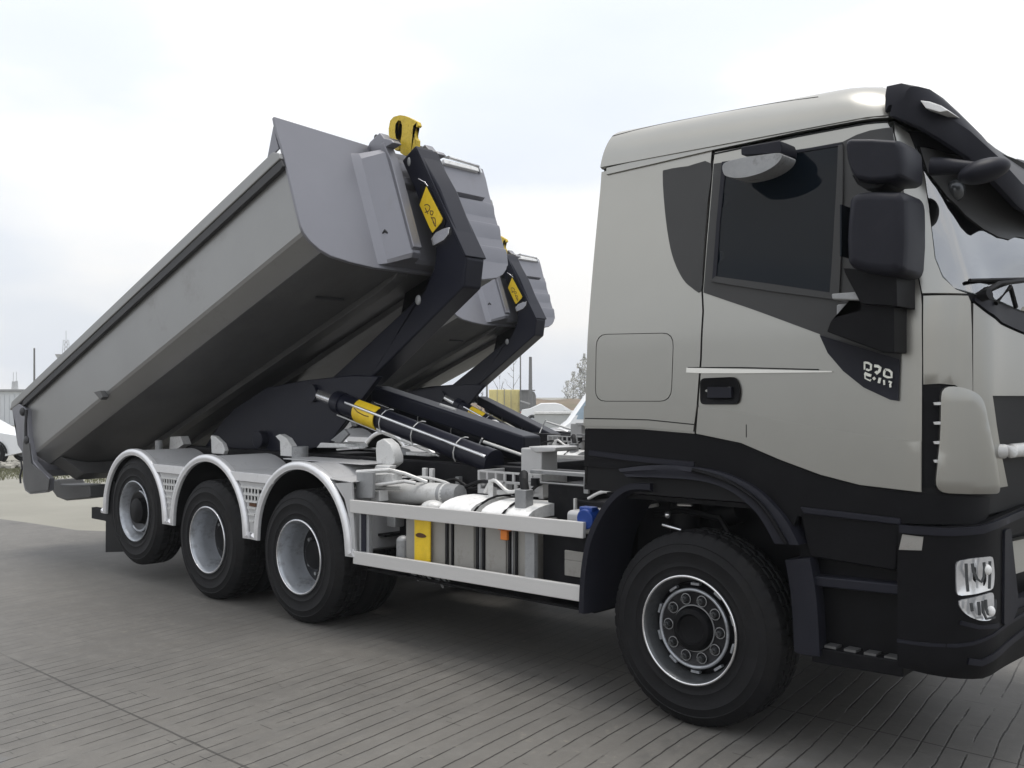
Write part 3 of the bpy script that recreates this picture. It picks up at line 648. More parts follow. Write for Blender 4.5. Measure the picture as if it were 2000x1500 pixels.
    # kerb mirror above the door window
    km = one('kerb_mirror', 'grey', T, lambda bm: pxz(bm, [(x, z) for x, z in cat(XZ([(1421, 322), (1450, 312), (1490, 306), (1530, 302), (1533, 312), (1518, 328), (1490, 342), (1455, 350), (1430, 348), (1420, 340)], -.13), True, 4)], -.17, -.02), .02)
    one('kerb_mirror_bracket', 'black_soft', km, lambda bm: pxz(bm, XZ([(1457, 291), (1534, 278), (1538, 290), (1536, 303), (1458, 307)], -.08), -.14, .03), .012)
    # ---------------- wheels
    tp = [(.285, .03), (.30, .004), (.315, .0), (.325, .003), (.335, 0.), (.348, -.003), (.352, -.0065), (.357, -.004), (.38, -.008), (.425, -.007), (.43, -.0105), (.436, -.007), (.472, -.001), (.476, -.0035), (.481, .003), (.51, .018), (.525, .035), (.533, .04), (.540, .062), (.540, .10), (.530, .104), (.530, .112), (.540, .116), (.541, .15), (.530, .154), (.530, .162), (.541, .166), (.540, .20), (.530, .204), (.530, .212), (.540, .216), (.540, .25), (.533, .272), (.51, .294), (.44, .315), (.335, .30), (.30, .30), (.285, .27)]
    def tyre(c, par, tread, nm):
        bm = nb()
        def fn(j, i):
            if not tread: return 0
            r, y = tp[j]
            if .02 < y < .105 or .205 < y < .28: return -.008 if (i % 6) < 1 and r > .52 else 0
            if .105 < y < .205: return -.010 if ((i + 3) % 6) < 1 and r > .535 else 0
            return 0
        lathe(bm, tp, c, 264 if tread else 96, fn); return obj(nm, bm, 'tyre', par, 0, 40)
    def wheel_front(c, par_name='wheel'):
        w = tyre(c, T, True, 'front_wheel')
        one('rim', 'rim_black', w, lambda bm: lathe(bm, [(.285, .03), (.30, .0), (.305, -.008), (.297, -.012), (.287, -.004), (.280, .02), (.268, .055), (.262, .075), (.258, .085), (.265, .12)], c, 96), smooth=60)
        one('rim_lip', 'chrome', w, lambda bm: tube(bm, [(c[0] + .297 * math.cos(t), c[1] - .008, c[2] + .297 * math.sin(t)) for t in np.linspace(0, 2 * math.pi, 97)[:-1]], .0075, 8, True), smooth=60)
        one('rim_disc', 'rim_dark', w, lambda bm: lathe(bm, [(.265, .12), (.262, .09), (.25, .105), (.225, .085), (.222, .06), (.215, .052), (.20, .055), (.19, .06), (.13, .062), (.128, .10)], c, 96), smooth=50)
        one('rim_ring', 'rim', w, lambda bm: tube(bm, [(c[0] + .215 * math.cos(t), c[1] + .052, c[2] + .215 * math.sin(t)) for t in np.linspace(0, 2 * math.pi, 61)[:-1]], .010, 8, True), smooth=60)
        def vents(bm):
            for k in range(10):
                t = 2 * math.pi * (k + .5) / 10; d = Vector((math.cos(t), 0, math.sin(t))); tt = Vector((-math.sin(t), 0, math.cos(t)))
                obx(bm, Vector(c) + d * .245 + Vector((0, .078, 0)), tt, d, (0, 1, 0), .055, .016, .03)
        each('rim_spoke', 'rim', w, vents, .003)
        def nuts(bm):
            for k in range(10):
                t = 2 * math.pi * k / 10; p = Vector((c[0] + .167 * math.cos(t), c[1] + .06, c[2] + .167 * math.sin(t)))
                cyl(bm, p, p + V(0, -.03, 0), .017, 6); cyl(bm, p + V(0, -.03, 0), p + V(0, -.048, 0), .010, 10)
        each('wheel_nut', 'rim_black', w, nuts)
        def holes(bm):
            for k in range(10):
                t0 = 2 * math.pi * k / 10; n = 12
                tube(bm, [(c[0] + .165 * math.cos(t0) + .030 * math.cos(q), c[1] + .053, c[2] + .165 * math.sin(t0) + .030 * math.sin(q)) for q in np.linspace(0, 2 * math.pi, n + 1)[:-1]], .0028, 5, True)
            tube(bm, [(c[0] + .128 * math.cos(q), c[1] + .056, c[2] + .128 * math.sin(q)) for q in np.linspace(0, 2 * math.pi, 41)[:-1]], .004, 6, True)
        each('nut_ring', 'grey', w, holes)
        one('hub', 'hub', w, lambda bm: lathe(bm, [(.128, .10), (.120, .03), (.110, .018), (.085, .014), (.075, .03), (.06, .034), (0.001, .034)], c, 48))
        return w
    def wheel_dish(c):
        w = tyre(c, T, True, 'rear_wheel')
        one('rim', 'rim', w, lambda bm: lathe(bm, [(.285, .03), (.298, .0), (.304, -.008), (.296, -.012), (.287, -.004), (.281, .02), (.272, .05), (.262, .09), (.258, .11), (.252, .19), (.24, .215)], c, 96), smooth=60)
        one('rim_lip', 'chrome', w, lambda bm: tube(bm, [(c[0] + .295 * math.cos(t), c[1] - .008, c[2] + .295 * math.sin(t)) for t in np.linspace(0, 2 * math.pi, 97)[:-1]], .006, 8, True), smooth=60)
        one('rim_disc', 'rim_dark', w, lambda bm: lathe(bm, [(.24, .215), (.20, .225), (.15, .215), (.14, .205), (.001, .205)], c, 72), smooth=50)
        def nuts(bm):
            for k in range(10):
                t = 2 * math.pi * k / 10; p = Vector((c[0] + .175 * math.cos(t), c[1] + .225, c[2] + .175 * math.sin(t))); cyl(bm, p, p + V(0, -.03, 0), .016, 6)
        each('wheel_nut', 'grey', w, nuts)
        one('hub', 'hub', w, lambda bm: lathe(bm, [(.13, .215), (.122, .15), (.112, .14), (.10, .136), (.001, .134)], c, 48))
        # inner twin tyre
        one('inner_tyre', 'tyre', w, lambda bm: lathe(bm, [(r, y + .34) for r, y in tp], c, 64))
        return w
    def wheel_lift(c):
        w = tyre(c, T, True, 'lift_axle_wheel')
        one('rim', 'rim', w, lambda bm: lathe(bm, [(.285, .03), (.298, .0), (.304, -.008), (.296, -.012), (.287, -.004), (.281, .02), (.268, .06), (.258, .085), (.25, .12), (.235, .13)], c, 96), smooth=60)
        one('rim_disc', 'rim_dark', w, lambda bm: lathe(bm, [(.24, .13), (.225, .10), (.205, .055), (.195, .048), (.185, .05), (.15, .07), (.13, .075), (.128, .09)], c, 72), smooth=60)
        one('rim_ring', 'rim', w, lambda bm: tube(bm, [(c[0] + .20 * math.cos(t), c[1] + .048, c[2] + .20 * math.sin(t)) for t in np.linspace(-2.2, 1.5, 40)], .010, 8), smooth=60)
        one('hub', 'hub', w, lambda bm: lathe(bm, [(.13, .09), (.125, .02), (.11, .008), (.001, .004)], c, 48))
        return w
    ws_ = [wheel_front((0, 0, .54)), wheel_dish((-3.64, 0, .54)), wheel_dish((-5.03, 0, .54)), wheel_lift((-6.41, 0, .69))]
    mir = Matrix.Diagonal((1, -1, 1)).to_4x4()
    for w in ws_:      # far side wheels
        parts = [w] + list(w.children)
        root = None
        for p in parts:
            if p.name.split('.')[0] in ('wheel_nut', 'nut_ring', 'rim_spoke'): continue
            bm = nb(); bm.from_mesh(p.data); off = WL[p.name]
            for v in bm.verts: q = v.co + off; v.co = Vector((q.x, W - q.y, q.z))
            o = obj(p.name.split('.')[0], bm, p.data.materials[0], root or T, 0, 40)
            if root is None: root = o
    # ---------------- axles, chassis
    each('axle', 'chassis', T, lambda bm: [cyl(bm, (x, .2, z), (x, 2.3, z), .09, 16) for x, z in ((-3.64, .54), (-5.03, .54), (-6.41, .69))] + [ellipsoid(bm, (x, 1.25, .56), (.26, .24, .22)) for x in (-3.64, -5.03)] + [bx(bm, -.07, .07, .3, 2.2, .42, .56)])
    ch = each('chassis_frame', 'chassis', T, lambda bm: [bx(bm, -7.05, .9, .80, .88, .86, 1.14), bx(bm, -7.05, .9, 1.62, 1.70, .86, 1.14)] + [bx(bm, x, x + .12, .88, 1.62, .9, 1.1) for x in (-7.0, -5.8, -4.4, -2.9, -1.9, -.9)], .006)
    each('subframe', 'chassis', T, lambda bm: [bx(bm, -6.9, -1.1, .78, .90, 1.143, 1.30), bx(bm, -6.9, -1.1, 1.60, 1.72, 1.143, 1.30), bx(bm, -4.9, -4.6, .9, 1.6, 1.16, 1.28), bx(bm, -2.2, -1.95, .9, 1.6, 1.16, 1.32)], .008)
    each('engine_block', 'hub', T, lambda bm: [bx(bm, -.6, 1.1, .9, 1.6, .55, 1.3), cyl(bm, (-1.6, 1.25, .72), (-.6, 1.25, .78), .24), cyl(bm, (-3.6, 1.25, .6), (-1.6, 1.25, .7), .06)], .02)
    each('leaf_spring', 'chassis', T, lambda bm: [obx(bm, (x, y, .66 + .02 * k), (1, 0, 0), (0, 1, 0), (0, 0, 1), 1.0 - .13 * k, .09, .018) for x in (-4.33, -6.1) for y in (.72, 1.78) for k in range(5)])
    one('frame_sun_block', 'hub', T, lambda bm: bx(bm, -6.95, -.7, .88, 1.62, 1.02, 1.04))  # added plate, keeps light from coming through between the rails
    box('under_sun_block', 'hub', T, -2.95, -.74, .12, .88, .50, .515, bevel=.002)  # added plate, stops the sun patch on the ground below
    box('arch_sun_block', 'hub', T, -3.36, -2.90, .28, .80, .74, .76, bevel=.002)  # added plate, closes the sun leak beside the third wheel
    box('far_fuel_tank', 'hub', T, -2.95, -.75, 1.74, 2.36, .52, 1.05, bevel=.05)
    box('gearbox_occluder', 'hub', T, -3.2, -.6, .92, 1.58, .58, 1.0, bevel=.05)  # gearbox volume added as an occluder to darken the ground under the truck
    # ---------------- rear fenders
    CXS = (-6.42, -5.03, -3.62)
    def farc(cx, r, zb, n=28, R0=.64):
        o = [(cx - r * 1.06, zb)]
        for i in range(n + 1):
            t = math.pi * (1 - i / n); o.append((cx + r * math.cos(t), R0 + r * math.sin(t) * 1.0))
        o.append((cx + r * 1.06, zb)); return [(x, z + (.02 if z > .7 else 0)) for x, z in o]
    fds = []
    for k, cx in enumerate(CXS):
        zl = .66; pts = farc(cx, .635, zl); z_last = .20 if k == 0 else zl
        def sheet(bm):
            rings = [[(x, 0.0, z), (x, .62, z), (x * .99 + cx * .01, .62, z - .012), (x * .99 + cx * .01, 0.0, z - .012)] for x, z in pts]; loft(bm, rings)
        f = one('rear_fender', 'fendertop', T, sheet); fds.append(f)
        def lip(bm):
            rings = []
            for i, (x, z) in enumerate(pts):
                a = np.array(pts[max(0, i - 1)]); b = np.array(pts[min(len(pts) - 1, i + 1)]); d = (b - a) / (np.linalg.norm(b - a) + 1e-9); q = np.array([-d[1], d[0]])
                ring = []
                for (u, y) in ((.016, .04), (.018, -.002), (.010, -.018), (-.010, -.026), (-.030, -.022), (-.040, -.016), (-.046, -.016), (-.050, -.004), (-.050, .012), (-.03, .012)): ring.append((x + q[0] * u, y, z + q[1] * u))
                rings.append(ring)
            loft(bm, rings)
        one('fender_lip', 'fenderlip', f, lip, smooth=50)
        def inner(bm):      # dark flange inside the lip
            rings = []
            for i, (x, z) in enumerate(pts):
                a = np.array(pts[max(0, i - 1)]); b = np.array(pts[min(len(pts) - 1, i + 1)]); d = (b - a) / (np.linalg.norm(b - a) + 1e-9); q = np.array([-d[1], d[0]])
                rings.append([(x - q[0] * .016, .02, z - q[1] * .016), (x - q[0] * .022, .58, z - q[1] * .022), (x - q[0] * .03, .58, z - q[1] * .03), (x - q[0] * .03, .02, z - q[1] * .03)])
            loft(bm, rings)
        one('fender_liner', 'seal', f, inner)
        ff = one('far_rear_fender', 'fendertop', T, lambda bm: loft(bm, [[(x, W, z), (x, W - .62, z), (x * .99 + cx * .01, W - .62, z - .012), (x * .99 + cx * .01, W, z - .012)] for x, z in pts]))
        one('fender_lip', 'fenderlip', ff, lambda bm: tube(bm, [(x, W + .01, z) for x, z in pts], .022, 6))
    for xa, xb in ((CXS[0] + .36, CXS[1] - .36), (CXS[1] + .36, CXS[2] - .36)): box('fender_deck', 'fendertop', T, xa, xb, W - .5, W, 1.17, 1.178, bevel=.002)
    # deck sheets and ribbed panels between the arches
    for k, (xa, xb) in enumerate(((CXS[0] + .36, CXS[1] - .36), (CXS[1] + .36, CXS[2] - .36))):
        mid = (xa + xb) / 2; yb = .62 if k else .48
        dk_ = each('fender_deck', 'fendertop', T, lambda bm: pxz(bm, [(xa, 1.175), (xb, 1.175), (xb + (.0), 1.18), (xa, 1.18)], 0.006, yb), .003)
        one('deck_edge', 'fenderlip', dk_, lambda bm: pxz(bm, [(xa - .05, 1.18), (xb + .05, 1.18), (xb - .01, 1.105), (xa + .01, 1.105)], -.012, .004), .003)
        def arcx(cx, z, sgn): 
            r = .652; return cx + sgn * (math.sqrt(max(.0004, r * r - (z - .66) ** 2)) if z > .68 else r + (.68 - z) * .3)
        def infill(bm):
            pts = [(arcx(CXS[k], z, 1) + .012, z) for z in np.linspace(1.1, .665, 10)] + [(arcx(CXS[k + 1], z, -1) - .012, z) for z in np.linspace(.665, 1.1, 10)]
            pxz(bm, pts, .012, .022)
        inf = one('infill_panel', 'fender', dk_, infill)
        def ribs(bm):
            for z in (1.06, 1.0, .94, .885, .83, .775):
                a, b = arcx(CXS[k], z, 1) + .03, arcx(CXS[k + 1], z, -1) - .03
                if b > a: bx(bm, a, b, -.004, .014, z - .012, z + .004)
            for q in range(1, 6):
                x = lerp(arcx(CXS[k], 1.0, 1), arcx(CXS[k + 1], 1.0, -1), q / 6); bx(bm, x - .008, x + .008, -.001, .014, .94, 1.06)
        each('panel_rib', 'lightgrey', inf, ribs)
        def slots(bm):
            for z in (1.03, .97):
                n = 5; a, b = arcx(CXS[k], z, 1) + .03, arcx(CXS[k + 1], z, -1) - .03
                for q in range(n):
                    x = lerp(a, b, (q + .5) / n); bx(bm, x - .022, x + .022, .006, .0135, z - .017, z + .010)
        each('panel_slot', 'hub' if k == 0 else 'hub', inf, slots)
        if k: one('reflector_patch', 'ink', inf, lambda bm: bx(bm, mid - .04, mid + .06, .004, .016, .895, .93))
    # deck behind the third arch
    each('fender_deck', 'fendertop', T, lambda bm: [pxz(bm, [(-3.3, 1.20), (-2.98, 1.185), (-2.98, 1.177), (-3.3, 1.19)], .004, .6), bx(bm, -4.3, -3.2, .30, .62, 1.285, 1.293)], .003)
    one('fender_corner_plate', 'fender', T, lambda bm: pxz(bm, [(-3.18, 1.16), (-2.98, 1.18), (-2.95, .9), (-2.93, .66), (-2.965, .66), (-3.0, .9), (-3.06, 1.05)], .008, .03), .003)
    # mud flap, underrun bar, lamps
    one('mud_flap', 'seal', T, lambda bm: pxz(bm, [(-7.10, .78), (-7.05, 1.02), (-6.90, .95), (-6.72, .7), (-6.70, .25), (-7.11, .20)], .03, .045), .004)
    one('underrun_bar', 'seal', T, lambda bm: bx(bm, -7.50, -7.0, .06, .12, .52, .64), .004)
    each('underrun_cross_bar', 'seal', T, lambda bm: [bx(bm, -7.35, -7.25, .13, 2.37, .50, .62), bx(bm, -7.3, -7.1, .8, .88, .6, .95), bx(bm, -7.3, -7.1, 1.62, 1.7, .6, .95)], .004)
    rl = one('tail_lamp', 'red', T, lambda bm: [bx(bm, -7.21, -7.10, .10, .40, .86, .97)], .02)
    each('lamp_bracket', 'grey', rl, lambda bm: [ellipsoid(bm, (-7.12, .12, 1.04), (.035, .04, .05)), bx(bm, -7.10, -6.95, .14, .2, .9, 1.1)])
    # ---------------- side guard
    sg = one('side_guard', 'guard', T, lambda bm: pxz(bm, XZ([(683, 976), (1140, 1020), (1139, 1052), (684, 1001)]), -.004, .028), .005)
    each('lower_rail', 'guard', sg, lambda bm: pxz(bm, XZ([(690, 1076), (1137, 1145), (1137, 1176), (690, 1101)]), -.004, .028), .005)
    each('guard_post', 'grey', sg, lambda bm: [bx(bm, -2.915, -2.80, .032, .07, .64, 1.03), bx(bm, -1.24, -1.16, .032, .07, .60, 1.05)], .004)
    one('post_dark_strip', 'arm', sg, lambda bm: bx(bm, -2.885, -2.83, .026, .034, .66, 1.0))  # dark blue face of the rear guard post
    # ---------------- tank and tool boxes
    tb = one('tool_box', 'box', T, lambda bm: [bx(bm, -2.50, -1.27, .13, .74, .585, 1.02)], .015)
    def strps(bm):
        for x, w_ in ((-2.06, .020), (-2.00, .014), (-1.76, .022), (-1.70, .016), (-1.46, .018), (-1.40, .016), (-1.255, .03)): bx(bm, x, x + w_, .112, .135, .585, 1.024)
    each('box_strap', 'rim_dark', tb, strps)
    each('box_rib', 'grey', tb, lambda bm: [bx(bm, x, x + .012, .122, .135, .60, 1.0) for x in (-2.40, -1.93, -1.86, -1.735, -1.435)])
    each('box_door', 'box', tb, lambda bm: [bx(bm, -1.975, -1.785, .118, .135, .625, .99), bx(bm, -1.67, -1.485, .118, .135, .625, .99)], .004)
    ys_ = one('warning_board', 'yellow', T, lambda bm: bx(bm, -2.365, -2.20, .095, .11, .60, 1.0), .004)
    one('board_mark', 'ink', ys_, lambda bm: pxz(bm, cat([(-2.345, .835), (-2.31, .85), (-2.26, .845), (-2.235, .83), (-2.27, .818), (-2.33, .820)], True, 4), .0905, .0965))
    one('orange_clip', 'orange', tb, lambda bm: [bx(bm, -1.53, -1.415, .085, .115, .945, .975), bx(bm, -1.51, -1.45, .09, .115, .88, .945)], .006)
    # battery lids
    def lid(bm, x0, x1):
        rings = []
        for x in np.linspace(x0, x1, 7):
            s_ = 1 + .02 * math.sin(x * 40); rings.append([(x, .12, 1.03)] + [(x, .42 - .30 * math.cos(t) * s_, 1.03 + .085 * math.sin(t) * s_) for t in np.linspace(.1, 3.04, 12)] + [(x, .72, 1.03)])
        loft(bm, rings)
    bl_ = one('battery_lid', 'white', T, lambda bm: lid(bm, -2.13, -1.82)); one('battery_lid', 'white', T, lambda bm: lid(bm, -1.72, -1.30))
    each('lid_strap', 'seal', bl_, lambda bm: [tube(bm, [(x + .02 * math.sin(t * 3), .42 - .31 * math.cos(t), 1.035 + .095 * math.sin(t)) for t in np.linspace(.05, 3.0, 10)], .008, 6) for x in (-1.78, -1.52)])
    one('filler_cap', 'lightgrey', T, lambda bm: ellipsoid(bm, (-2.28, .2, 1.02), (.10, .08, .06)))
    # air tank, brackets and fittings behind the third arch
    one('air_tank', 'lightgrey', T, lambda bm: [cyl(bm, (-2.98, .42, 1.07), (-2.36, .42, 1.10), .085, 20), ellipsoid(bm, (-2.36, .42, 1.10), (.06, .085, .085))])
    one('tank_cap', 'grey', T, lambda bm: cyl(bm, (-2.40, .42, 1.098), (-2.22, .42, 1.11), .088, 20, .07))
    one('bracket_plate', 'grey', T, lambda bm: pxz(bm, XZ([(698, 922), (730, 922), (729, 973), (697, 973)], .10), .09, .12), .006)
    each('guard_hoop', 'lightgrey', T, lambda bm: [tube(bm, [Py(697, 922, .12), Py(760, 918, .2), Py(790, 925, .3), Py(834, 942, .4)], .016, 8), tube(bm, [Py(730, 948, .14), Py(790, 940, .25), Py(812, 944, .3)], .014, 8), tube(bm, [Py(690, 953, .14), Py(782, 953, .3)], .012, 8)])
    each('valve_box', 'lightgrey', T, lambda bm: [pxz(bm, XZ([(732, 925), (770, 925), (772, 945), (732, 948)], .22), .20, .3), pxz(bm, XZ([(728, 958), (745, 958), (746, 980), (728, 978)], .18), .16, .25)], .01)
    each('lower_valve_box', 'grey', T, lambda bm: [bx(bm, -2.80, -2.66, .2, .3, .93, .99), bx(bm, -2.80, -2.70, .2, .3, .84, .92), bx(bm, -2.64, -2.58, .2, .3, .92, .99)], .01)
    each('silencer', 'hub', T, lambda bm: [bx(bm, -2.78, -2.54, .3, .75, .62, .92), cyl(bm, (-2.62, .2, .70), (-2.62, .5, .70), .09)], .03)
    one('air_drier', 'grey', T, lambda bm: [cyl(bm, (-2.56, .16, .62), (-2.56, .16, .76), .05, 16), ellipsoid(bm, (-2.56, .16, .76), (.05, .05, .04))])
    each('cable_loom', 'grey', T, lambda bm: [tube(bm, [(-2.5 + .05 * k + random.uniform(-.03, .03), .14 + .02 * (k % 3), .585), (-2.48 + .05 * k, .15, .55 - .02 * random.random()), (-2.46 + .05 * k + random.uniform(-.03, .03), .2, .50 - .05 * random.random())], .008, 5) for k in range(9)] + [cyl(bm, (-2.4, .3, .56), (-1.2, .3, .55), .03)])
    # plastic crate on the frame
    def crate(bm):
        a = XZ([(933, 912), (1058, 912)], .50); x0, x1 = a[0][0], a[1][0] + .0; z0, z1 = 1.12, 1.29
        for z, h_ in ((z0, .035), (z0 + .085, .018), (z1 - .015, .015)): bx(bm, x0, x1, .50, .515, z, z + h_)
        for k in range(8): x = lerp(x0, x1 - .02, k / 7); bx(bm, x, x + .02, .498, .513, z0 + .085, z1)
        for k in (0, 1.2, 3.0, 4.2, 6.0, 7): x = lerp(x0, x1 - .02, k / 7); bx(bm, x, x + .03, .498, .513, z0, z0 + .1)
        bx(bm, x0, x1, .9, .915, z0, z1); bx(bm, x0, x0 + .012, .515, .9, z0, z1); bx(bm, x1 - .012, x1, .515, .9, z0, z1); bx(bm, x0, x1, .515, .9, z0, z0 + .01)
    one('slotted_bracket', 'fender', T, crate, .002)
    each('white_post', 'lightgrey', T, lambda bm: [bx(bm, -1.64 - .24, -1.64 - .19, .36, .40, 1.1, 1.24), bx(bm, -2.78, -2.74, .55, .58, 1.14, 1.27), bx(bm, -2.70, -2.66, .55, .58, 1.14, 1.27)], .004)
    rh = random.Random(12)
    for k in range(7):
        xa = -2.9 + .32 * k; ya = rh.uniform(.35, .72); p0 = Vector((xa, ya, 1.12 + rh.uniform(0, .06))); p3 = Vector((xa + rh.uniform(.35, .7), ya + rh.uniform(-.1, .2), 1.14 + rh.uniform(0, .1)))
        one('air_hose', 'seal' if k % 3 else 'lightgrey', T, lambda bm: tube(bm, cat([p0, p0.lerp(p3, .3) + V(0, rh.uniform(-.05, .05), rh.uniform(.03, .10)), p0.lerp(p3, .7) + V(0, rh.uniform(-.05, .05), rh.uniform(-.03, .06)), p3], False, 5), rh.uniform(.008, .014), 7))
    for k in range(4):
        x = -2.6 + .42 * k
        one('hose_clip', 'grey', T, lambda bm: bx(bm, x, x + .04, .74, .80, 1.14, 1.20), .004)
    one('valve_block', 'grey', T, lambda bm: [bx(bm, -2.15, -1.95, .55, .7, 1.13, 1.2), cyl(bm, (-2.1, .56, 1.17), (-2.1, .50, 1.17), .018), cyl(bm, (-2.02, .56, 1.17), (-2.02, .50, 1.17), .018)], .006)
    # posts near the cab
    each('tower_bracket', 'fender', T, lambda bm: [bx(bm, -1.80, -1.60, .62, .80, 1.14, 1.46), pxz(bm, XZ([(1030, 872), (1085, 873), (1085, 882), (1045, 884)], .6), .6, .85)], .01)
    one('black_column', 'grey', T, lambda bm: bx(bm, -1.48, -1.38, .20, .28, .90, 1.21), .006)
    each('column_elbow', 'seal', T, lambda bm: [tube(bm, [(-1.42, .24, 1.2), (-1.45, .26, 1.26), (-1.52, .34, 1.3), (-1.6, .42, 1.28)], .03, 10), cyl(bm, (-1.33, .24, 1.24), (-1.33, .24, 1.29), .03)])
    each('equipment_box', 'chassis', T, lambda bm: [bx(bm, -1.36, -.96, .40, .78, .94, 1.24), bx(bm, -1.2, -.78, .16, .7, .55, .98), bx(bm, -1.1, -.72, .34, .7, 1.0, 1.16)], .012)
    each('cross_rail', 'grey', T, lambda bm: [bx(bm, -1.5, -.72, .38, .44, 1.305, 1.33), bx(bm, -1.02, -.98, .36, .38, 1.2, 1.31), bx(bm, -1.5, -.9, .36, .38, 1.245, 1.255)], .004)
    each('small_plate', 'box', T, lambda bm: [bx(bm, -1.0, -.80, .14, .155, .70, .80), bx(bm, -1.0, -.80, .14, .155, .80, .86)], .004)
    ad = one('additive_tank', 'fender', T, lambda bm: [bx(bm, -.96, -.70, .10, .5, .98, 1.12)], .03)
    one('tank_filler_cap', 'blue', ad, lambda bm: [cyl(bm, (-.745, .02, 1.085), (-.745, .12, 1.10), .062, 20), bx(bm, -.80, -.70, .035, .1, 1.12, 1.16)], .008)
    one('dipstick', 'lightgrey', T, lambda bm: [bx(bm, -1.055, -1.04, .30, .32, 1.07, 1.17), bx(bm, -1.10, -.98, .30, .34, 1.06, 1.07)])
    # guide horns and rollers standing on the fenders
    each('guide_horn', 'lightgrey', T, lambda bm: [pxz(bm, XZ(p, y), y, y + d) for p, y, d in (([(413, 886), (414, 862), (411, 850), (420, 852), (434, 866), (439, 880), (436, 888)], .55, .05), ([(548, 890), (547, 862), (538, 852), (546, 848), (560, 856), (570, 872), (577, 892)], .55, .06))], .01)
    each('guide_roller', 'grey', T, lambda bm: [cyl(bm, Py(586, 905, .6), Py(586, 872, .6), .075, 20), cyl(bm, Py(310, 888, .6), Py(310, 860, .6), .04, 12)])
    each('rear_fitting', 'lightgrey', T, lambda bm: [pxz(bm, XZ([(330, 880), (332, 853), (352, 852), (358, 868), (340, 882)], .7), .7, .8), ellipsoid(bm, Py(311, 872, .65), (.04, .04, .07))], .008)
    each('front_guide', 'lightgrey', T, lambda bm: [pxz(bm, XZ([(735, 912), (733, 880), (736, 862), (748, 856), (762, 868), (770, 890), (770, 905), (758, 915)], .50), .50, .60), pxz(bm, XZ([(726, 925), (733, 908), (762, 910), (752, 930)], .42), .42, .5)], .012)
    each('blue_grey_plate', 'grey', T, lambda bm: [pxz(bm, XZ([(645, 860), (672, 838), (680, 848), (664, 866)], .9), .9, .93), pxz(bm, XZ([(758, 868), (792, 878), (802, 890), (770, 888)], .95), .95, 1.0)], .004)
    each('hydraulic_block', 'white', T, lambda bm: [pxz(bm, XZ([(634, 874), (642, 864), (690, 866), (696, 874)], 1.0), .9, 1.15), pxz(bm, XZ([(660, 876), (704, 872), (705, 877), (662, 880)], .95), .92, 1.0), pxz(bm, XZ([(792, 882), (838, 888), (838, 892), (792, 889)], .9), .9, 1.0)], .008)
    # ---------------- hook arm
    y0, y1 = 1.14, 1.36
    up = XZ([(784, 313), (811, 283), (838, 330), (857, 365), (911, 504), (905, 560), (720, 745), (560, 868), (545, 850), (572, 795), (640, 745), (838, 560), (848, 525), (856, 494), (851, 476), (816, 387)], y0)
    arm = one('hook_arm', 'arm', T, lambda bm: pxz(bm, up, y0, y1), .018)
    # forward plate slightly lighter
    eA, eB = Py(813, 289, y0), Py(911, 504, y0)
    def plate(bm):
        d = Vector(eB) - Vector(eA); L = d.length; d.normalize(); n = Vector((-d.z, 0, d.x)); n = n if n.x > 0 else -n
        obx(bm, (Vector(eA) + Vector(eB)) / 2 + V(0, (y1 - y0) / 2, 0) + n * .008, d, (0, 1, 0), n, L * .98, y1 - y0 + .03, .02)
    one('arm_front_plate', 'arm', arm, plate, .006)
    hk = XZ([(750 + x / 3.26, 200 + y / 3.26) for x, y in [(48, 295), (38, 250), (25, 205), (24, 165), (33, 115), (55, 90), (95, 79), (125, 83), (160, 98), (205, 122), (213, 145), (205, 156), (180, 148), (186, 215), (203, 240), (201, 290), (165, 330), (125, 338), (100, 322), (85, 300), (98, 240), (104, 200), (102, 140), (95, 120), (82, 122), (74, 140), (72, 190), (76, 225), (95, 240), (70, 300)]], 1.2)
    hk = XZ([(750 + x / 3.26, 200 + y / 3.26) for x, y in [(50, 290), (38, 250), (25, 205), (24, 165), (33, 115), (55, 90), (95, 79), (125, 83), (160, 98), (205, 122), (213, 145), (205, 156), (180, 148), (186, 215), (203, 240), (201, 290), (165, 330), (125, 338), (98, 320), (100, 245), (108, 200), (110, 145), (102, 116), (84, 112), (68, 135), (64, 185), (70, 228), (92, 244), (90, 300), (70, 306)]], 1.2)
    one('hook', 'hook', arm, lambda bm: pxz(bm, hk, 1.21, 1.255), .010)
    one('arm_recess', 'hub', arm, lambda bm: pxz(bm, XZ([(822, 358), (836, 362), (872, 430), (866, 455), (848, 470), (840, 440), (822, 395)], y0), y0 - .012, y0 + .01), .003)
    lb_ = one('arm_label', 'yellow', arm, lambda bm: pxz(bm, XZ([(750 + x / 3.26, 200 + y / 3.26) for x, y in [(278, 538), (382, 742), (374, 766), (318, 832), (300, 800), (236, 655)]], y0), y0 - .02, y0 - .011), .002)
    def marks(bm):
        for L in ([(258, 655), (275, 650), (292, 665), (285, 690), (262, 700)], [(295, 690), (312, 695), (308, 715), (296, 712), (295, 690)], [(305, 735), (325, 740), (328, 790), (312, 760)], [(262, 672), (280, 710)], [(300, 730), (322, 775)]):
            q_ = cat([(750 + x / 3.26, 200 + y / 3.26) for x, y in L], False, 4); pts = [Py(u, v, y0 - .021) for u, v in q_]; tube(bm, pts, .0045, 4)
    one('label_marks', 'ink', lb_, marks)
    each('arm_label_clip', 'chrome', arm, lambda bm: [pxz(bm, XZ([(750 + x / 3.26, 200 + y / 3.26) for x, y in [(318, 870), (350, 830), (400, 805), (436, 798), (432, 840), (400, 880), (330, 918)]], y0), y0 - .04, y0 + .005), tube(bm, [Py(817, 349, y0 - .01), Py(830, 356, y0 - .01), Py(836, 364, y0 - .01)], .006, 5)], .006)
